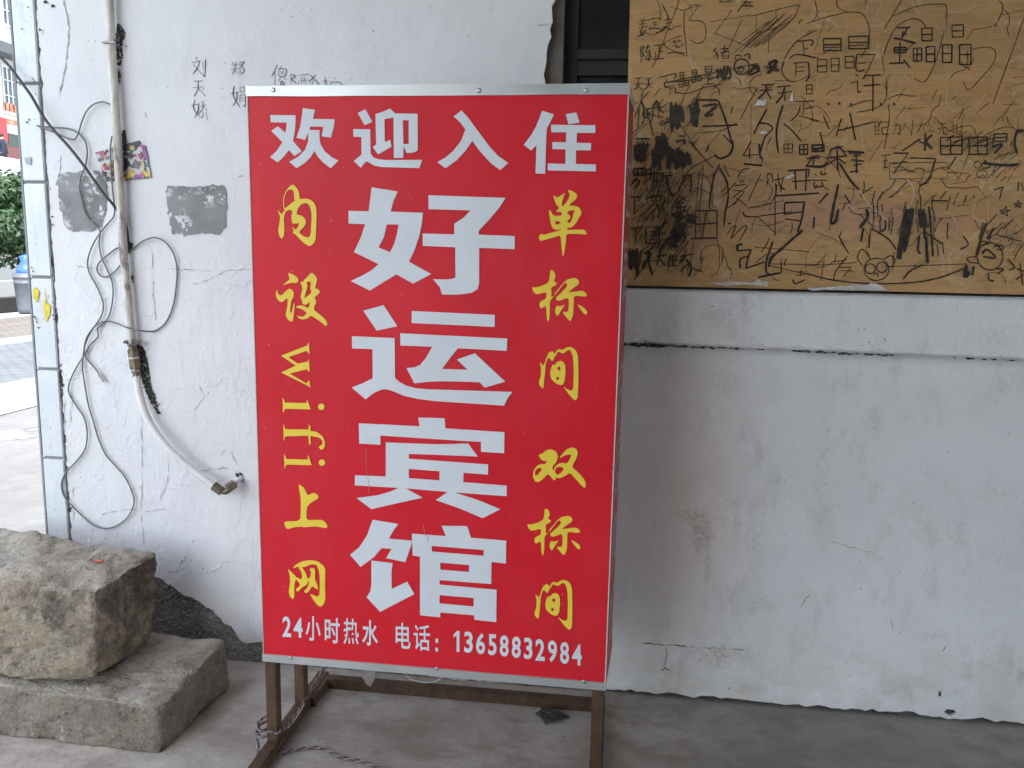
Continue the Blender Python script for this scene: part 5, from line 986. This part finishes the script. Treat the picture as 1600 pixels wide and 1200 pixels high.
# upper street: retaining wall, parapet and house front (facade runs along y)
XF, XP = -29.0, -24.5
TZ_ = 4.35
structure(box('terrace', XF-8, XP, -20, 110, -.01, TZ_, simple('retaining_wall', (.24, .25, .25), .9, bump=.3)))
par = box('parapet', XP-.2, XP+.06, -20, 110, TZ_-.15, TZ_+.62, simple('white_parapet', (.78, .78, .76), .7)); tag(par, 'low white parapet along the upper street', 'parapet')
fx = lambda px, py: on_x(px, py, XF)
wht = simple('white_facade', (.62, .62, .605), .8, var=.06, scale=2); 
house = thing('house', 'white house with barred windows and red shop sign above the street', 'building', (XF, 38, TZ_))
box('facade_wall', XF-6, XF, 5, 95, TZ_+.01, TZ_+11, wht, house)
zy = lambda px, py: (fx(px, py).y, fx(px, py).z)
gl = simple('far_window_glass', (.05, .07, .09), .15, var=.4, scale=2); fr_m = simple('far_window_frame', (.62, .66, .68), .5); dkm = simple('dark_awning', (.11, .12, .125), .7)
def opening(y0, y1, z0, z1, bars=3):
    w_ = box('window', XF-.02, XF+.03, y0, y1, z0, z1, gl, house)
    box('frame', XF+.031, XF+.07, y0-.08, y1+.08, z1-.02, z1+.08, fr_m, w_); box('frame', XF+.031, XF+.07, y0-.08, y1+.08, z0-.12, z0, fr_m, w_)
    for i in range(bars+1):
        yy = y0 + (y1-y0)*i/bars; box('frame', XF+.031, XF+.06, yy-.03, yy+.03, z0, z1-.021, fr_m, w_)
    for q in (.36, .7): zc = z0+(z1-z0)*q; box('grille_bar', XF+.062, XF+.09, y0, y1, zc-.02, zc+.02, fr_m, w_)
ya, zt = zy(2, 103); yb, zb = zy(27, 178); pitchy = (yb-ya)+2.6
HW = dict(ya=ya, yb=yb, z0=zb, z1=zt)
for i in range(-4, 6):
    opening(ya+i*pitchy, yb+i*pitchy, zb, zt); opening(ya+.3+i*pitchy, yb+.3+i*pitchy, zy(10, 38)[1], zy(10, 38)[1]+1.7)
box('awning', XF+.005, XF+.9, 5, 95, zy(10, 92)[1], zy(10, 76)[1], dkm, house)
box('sill_course', XF+.005, XF+.12, 5, 95, zy(15, 187)[1], zy(15, 182)[1], fr_m, house)
# ground floor: door, pilaster, banner and red signs
bann = simple('red_yellow_banner', (.62, .25, .16), .6, var=.6, scale=3)
for i, (m_, n_, a, b) in enumerate(((bann, 'banner', (7, 192), (29, 166)), (simple('maroon_door', (.20, .075, .07), .6), 'door', (13, 282), (31, 228)), (simple('dark_louvre', (.07, .085, .075), .6), 'transom', (12, 228), (30, 212)), (simple('red_shop_sign', (.62, .05, .06), .5), 'shop_sign', (-14, 216), (7, 181)), (simple('crimson_shutter', (.58, .03, .10), .5), 'shutter', (-14, 282), (4, 221)))):
    p0, p1 = zy(*a), zy(*b); q_ = box(n_, XF+.005, XF+.06+.01*i, min(p0[0], p1[0]), max(p0[0], p1[0]), max(TZ_+.012, min(p0[1], p1[1])), max(p0[1], p1[1]), m_, house)
    if n_ == 'door': box('handle', XF+.101, XF+.16, q_.data.vertices[0].co.y+.15, q_.data.vertices[0].co.y+.2, TZ_+1.0, TZ_+1.2, fr_m, q_)

# ------------------------------------------------------------------ passer-by on the upper street
pp0 = on_x(6, 262, XP-.75); pbase = Vector((XP-.75, pp0.y, TZ_))
def person(base, h):
    e = thing('person', 'person in a dark navy top walking behind the white parapet', 'person', base)
    J = dict(pel=(0, 0, .53), spi=(0, 0, .64), che=(0, .005, .76), nec=(0, 0, .855), hea=(.005, 0, .905), top=(0, 0, .975), sl=(.0, .10, .80), sr=(.0, -.10, .80), el=(-.01, .125, .64), er=(.01, -.125, .64), hl=(.05, .12, .50), hr=(.05, -.12, .50),
             tl=(0, .05, .50), tr=(0, -.05, .50), kl=(.02, .055, .27), kr=(.0, -.055, .27), al=(0, .055, .04), ar=(-.05, -.055, .04), fl=(.08, .06, .018), fr=(.03, -.06, .018))
    Rr = dict(pel=.085, spi=.08, che=.09, nec=.036, hea=.058, top=.042, sl=.045, sr=.045, el=.03, er=.03, hl=.022, hr=.022, tl=.058, tr=.058, kl=.04, kr=.04, al=.026, ar=.026, fl=.022, fr=.022)
    E_ = [('pel','spi'),('spi','che'),('che','nec'),('nec','hea'),('hea','top'),('che','sl'),('che','sr'),('sl','el'),('sr','er'),('el','hl'),('er','hr'),('pel','tl'),('pel','tr'),('tl','kl'),('tr','kr'),('kl','al'),('kr','ar'),('al','fl'),('ar','fr')]
    K = list(J); me = bpy.data.meshes.new('body'); me.from_pydata([tuple(base + Vector(J[k])*h) for k in K], [(K.index(a), K.index(b)) for a, b in E_], [])
    o = bpy.data.objects.new('body', me); COL.objects.link(o)
    sk = o.modifiers.new('s', 'SKIN'); o.modifiers.new('u', 'SUBSURF').levels = 1
    for k, v_ in zip(K, me.skin_vertices[0].data): v_.radius = (Rr[k]*h, Rr[k]*h)
    me.skin_vertices[0].data[0].use_root = True
    dg = bpy.context.evaluated_depsgraph_get(); me2 = bpy.data.meshes.new_from_object(o.evaluated_get(dg)); bpy.data.objects.remove(o)
    b = link('body', me2, simple('navy_cloth', (.022, .03, .055), .9), e, True)
    me2.materials.append(simple('skin', (.42, .26, .18), .6)); me2.materials.append(simple('dark_trousers', (.03, .03, .035), .9))
    for p_ in me2.polygons:
        z = (p_.center.z-base.z)/h
        p_.material_index = 1 if z > .865 or (z < .52 and abs(p_.center.y-base.y) > .1*h) else (2 if z < .52 else 0)
    lathe('hair', base + Vector((-.008, 0, 0))*h, [(.05*h, .90*h), (.060*h, .93*h), (.060*h, .96*h), (.045*h, .99*h), (.012*h, 1.0*h)], simple('black_hair', (.012, .011, .012), .6), e, 14)
person(pbase, 1.68)

# ------------------------------------------------------------------ red scrap on the upper stone
bpy.context.view_layer.update()
top_stone = [o for o in bpy.data.objects if o.name.startswith('stone_block')][-1]
hit, hp, hn, _ = top_stone.ray_cast(CPOS, ray(154, 878).normalized())
if hit:
    a_, b_ = Vector((1, .1, 0)), Vector((-.1, 1, 0)); n_ = hn.normalized(); a_ = (a_-n_*a_.dot(n_)).normalized(); b_ = n_.cross(a_)
    pr = [(-.014, -.002), (-.008, .004), (.004, .005), (.013, .002), (.015, -.003), (.003, -.005), (-.009, -.005)]
    v = [hp + a_*x + b_*y - n_*.001 for x, y in pr] + [hp + a_*x*.9 + b_*y*.8 + n_*.006 for x, y in pr]
    q = mesh('paper_scrap', v, [tuple(range(6, -1, -1)), tuple(range(7, 14))] + [(i, (i+1) % 7, 7+(i+1) % 7, 7+i) for i in range(7)], M['scrap']); tag(q, 'tiny crumpled red scrap lying on top of the brown stone', 'scrap')
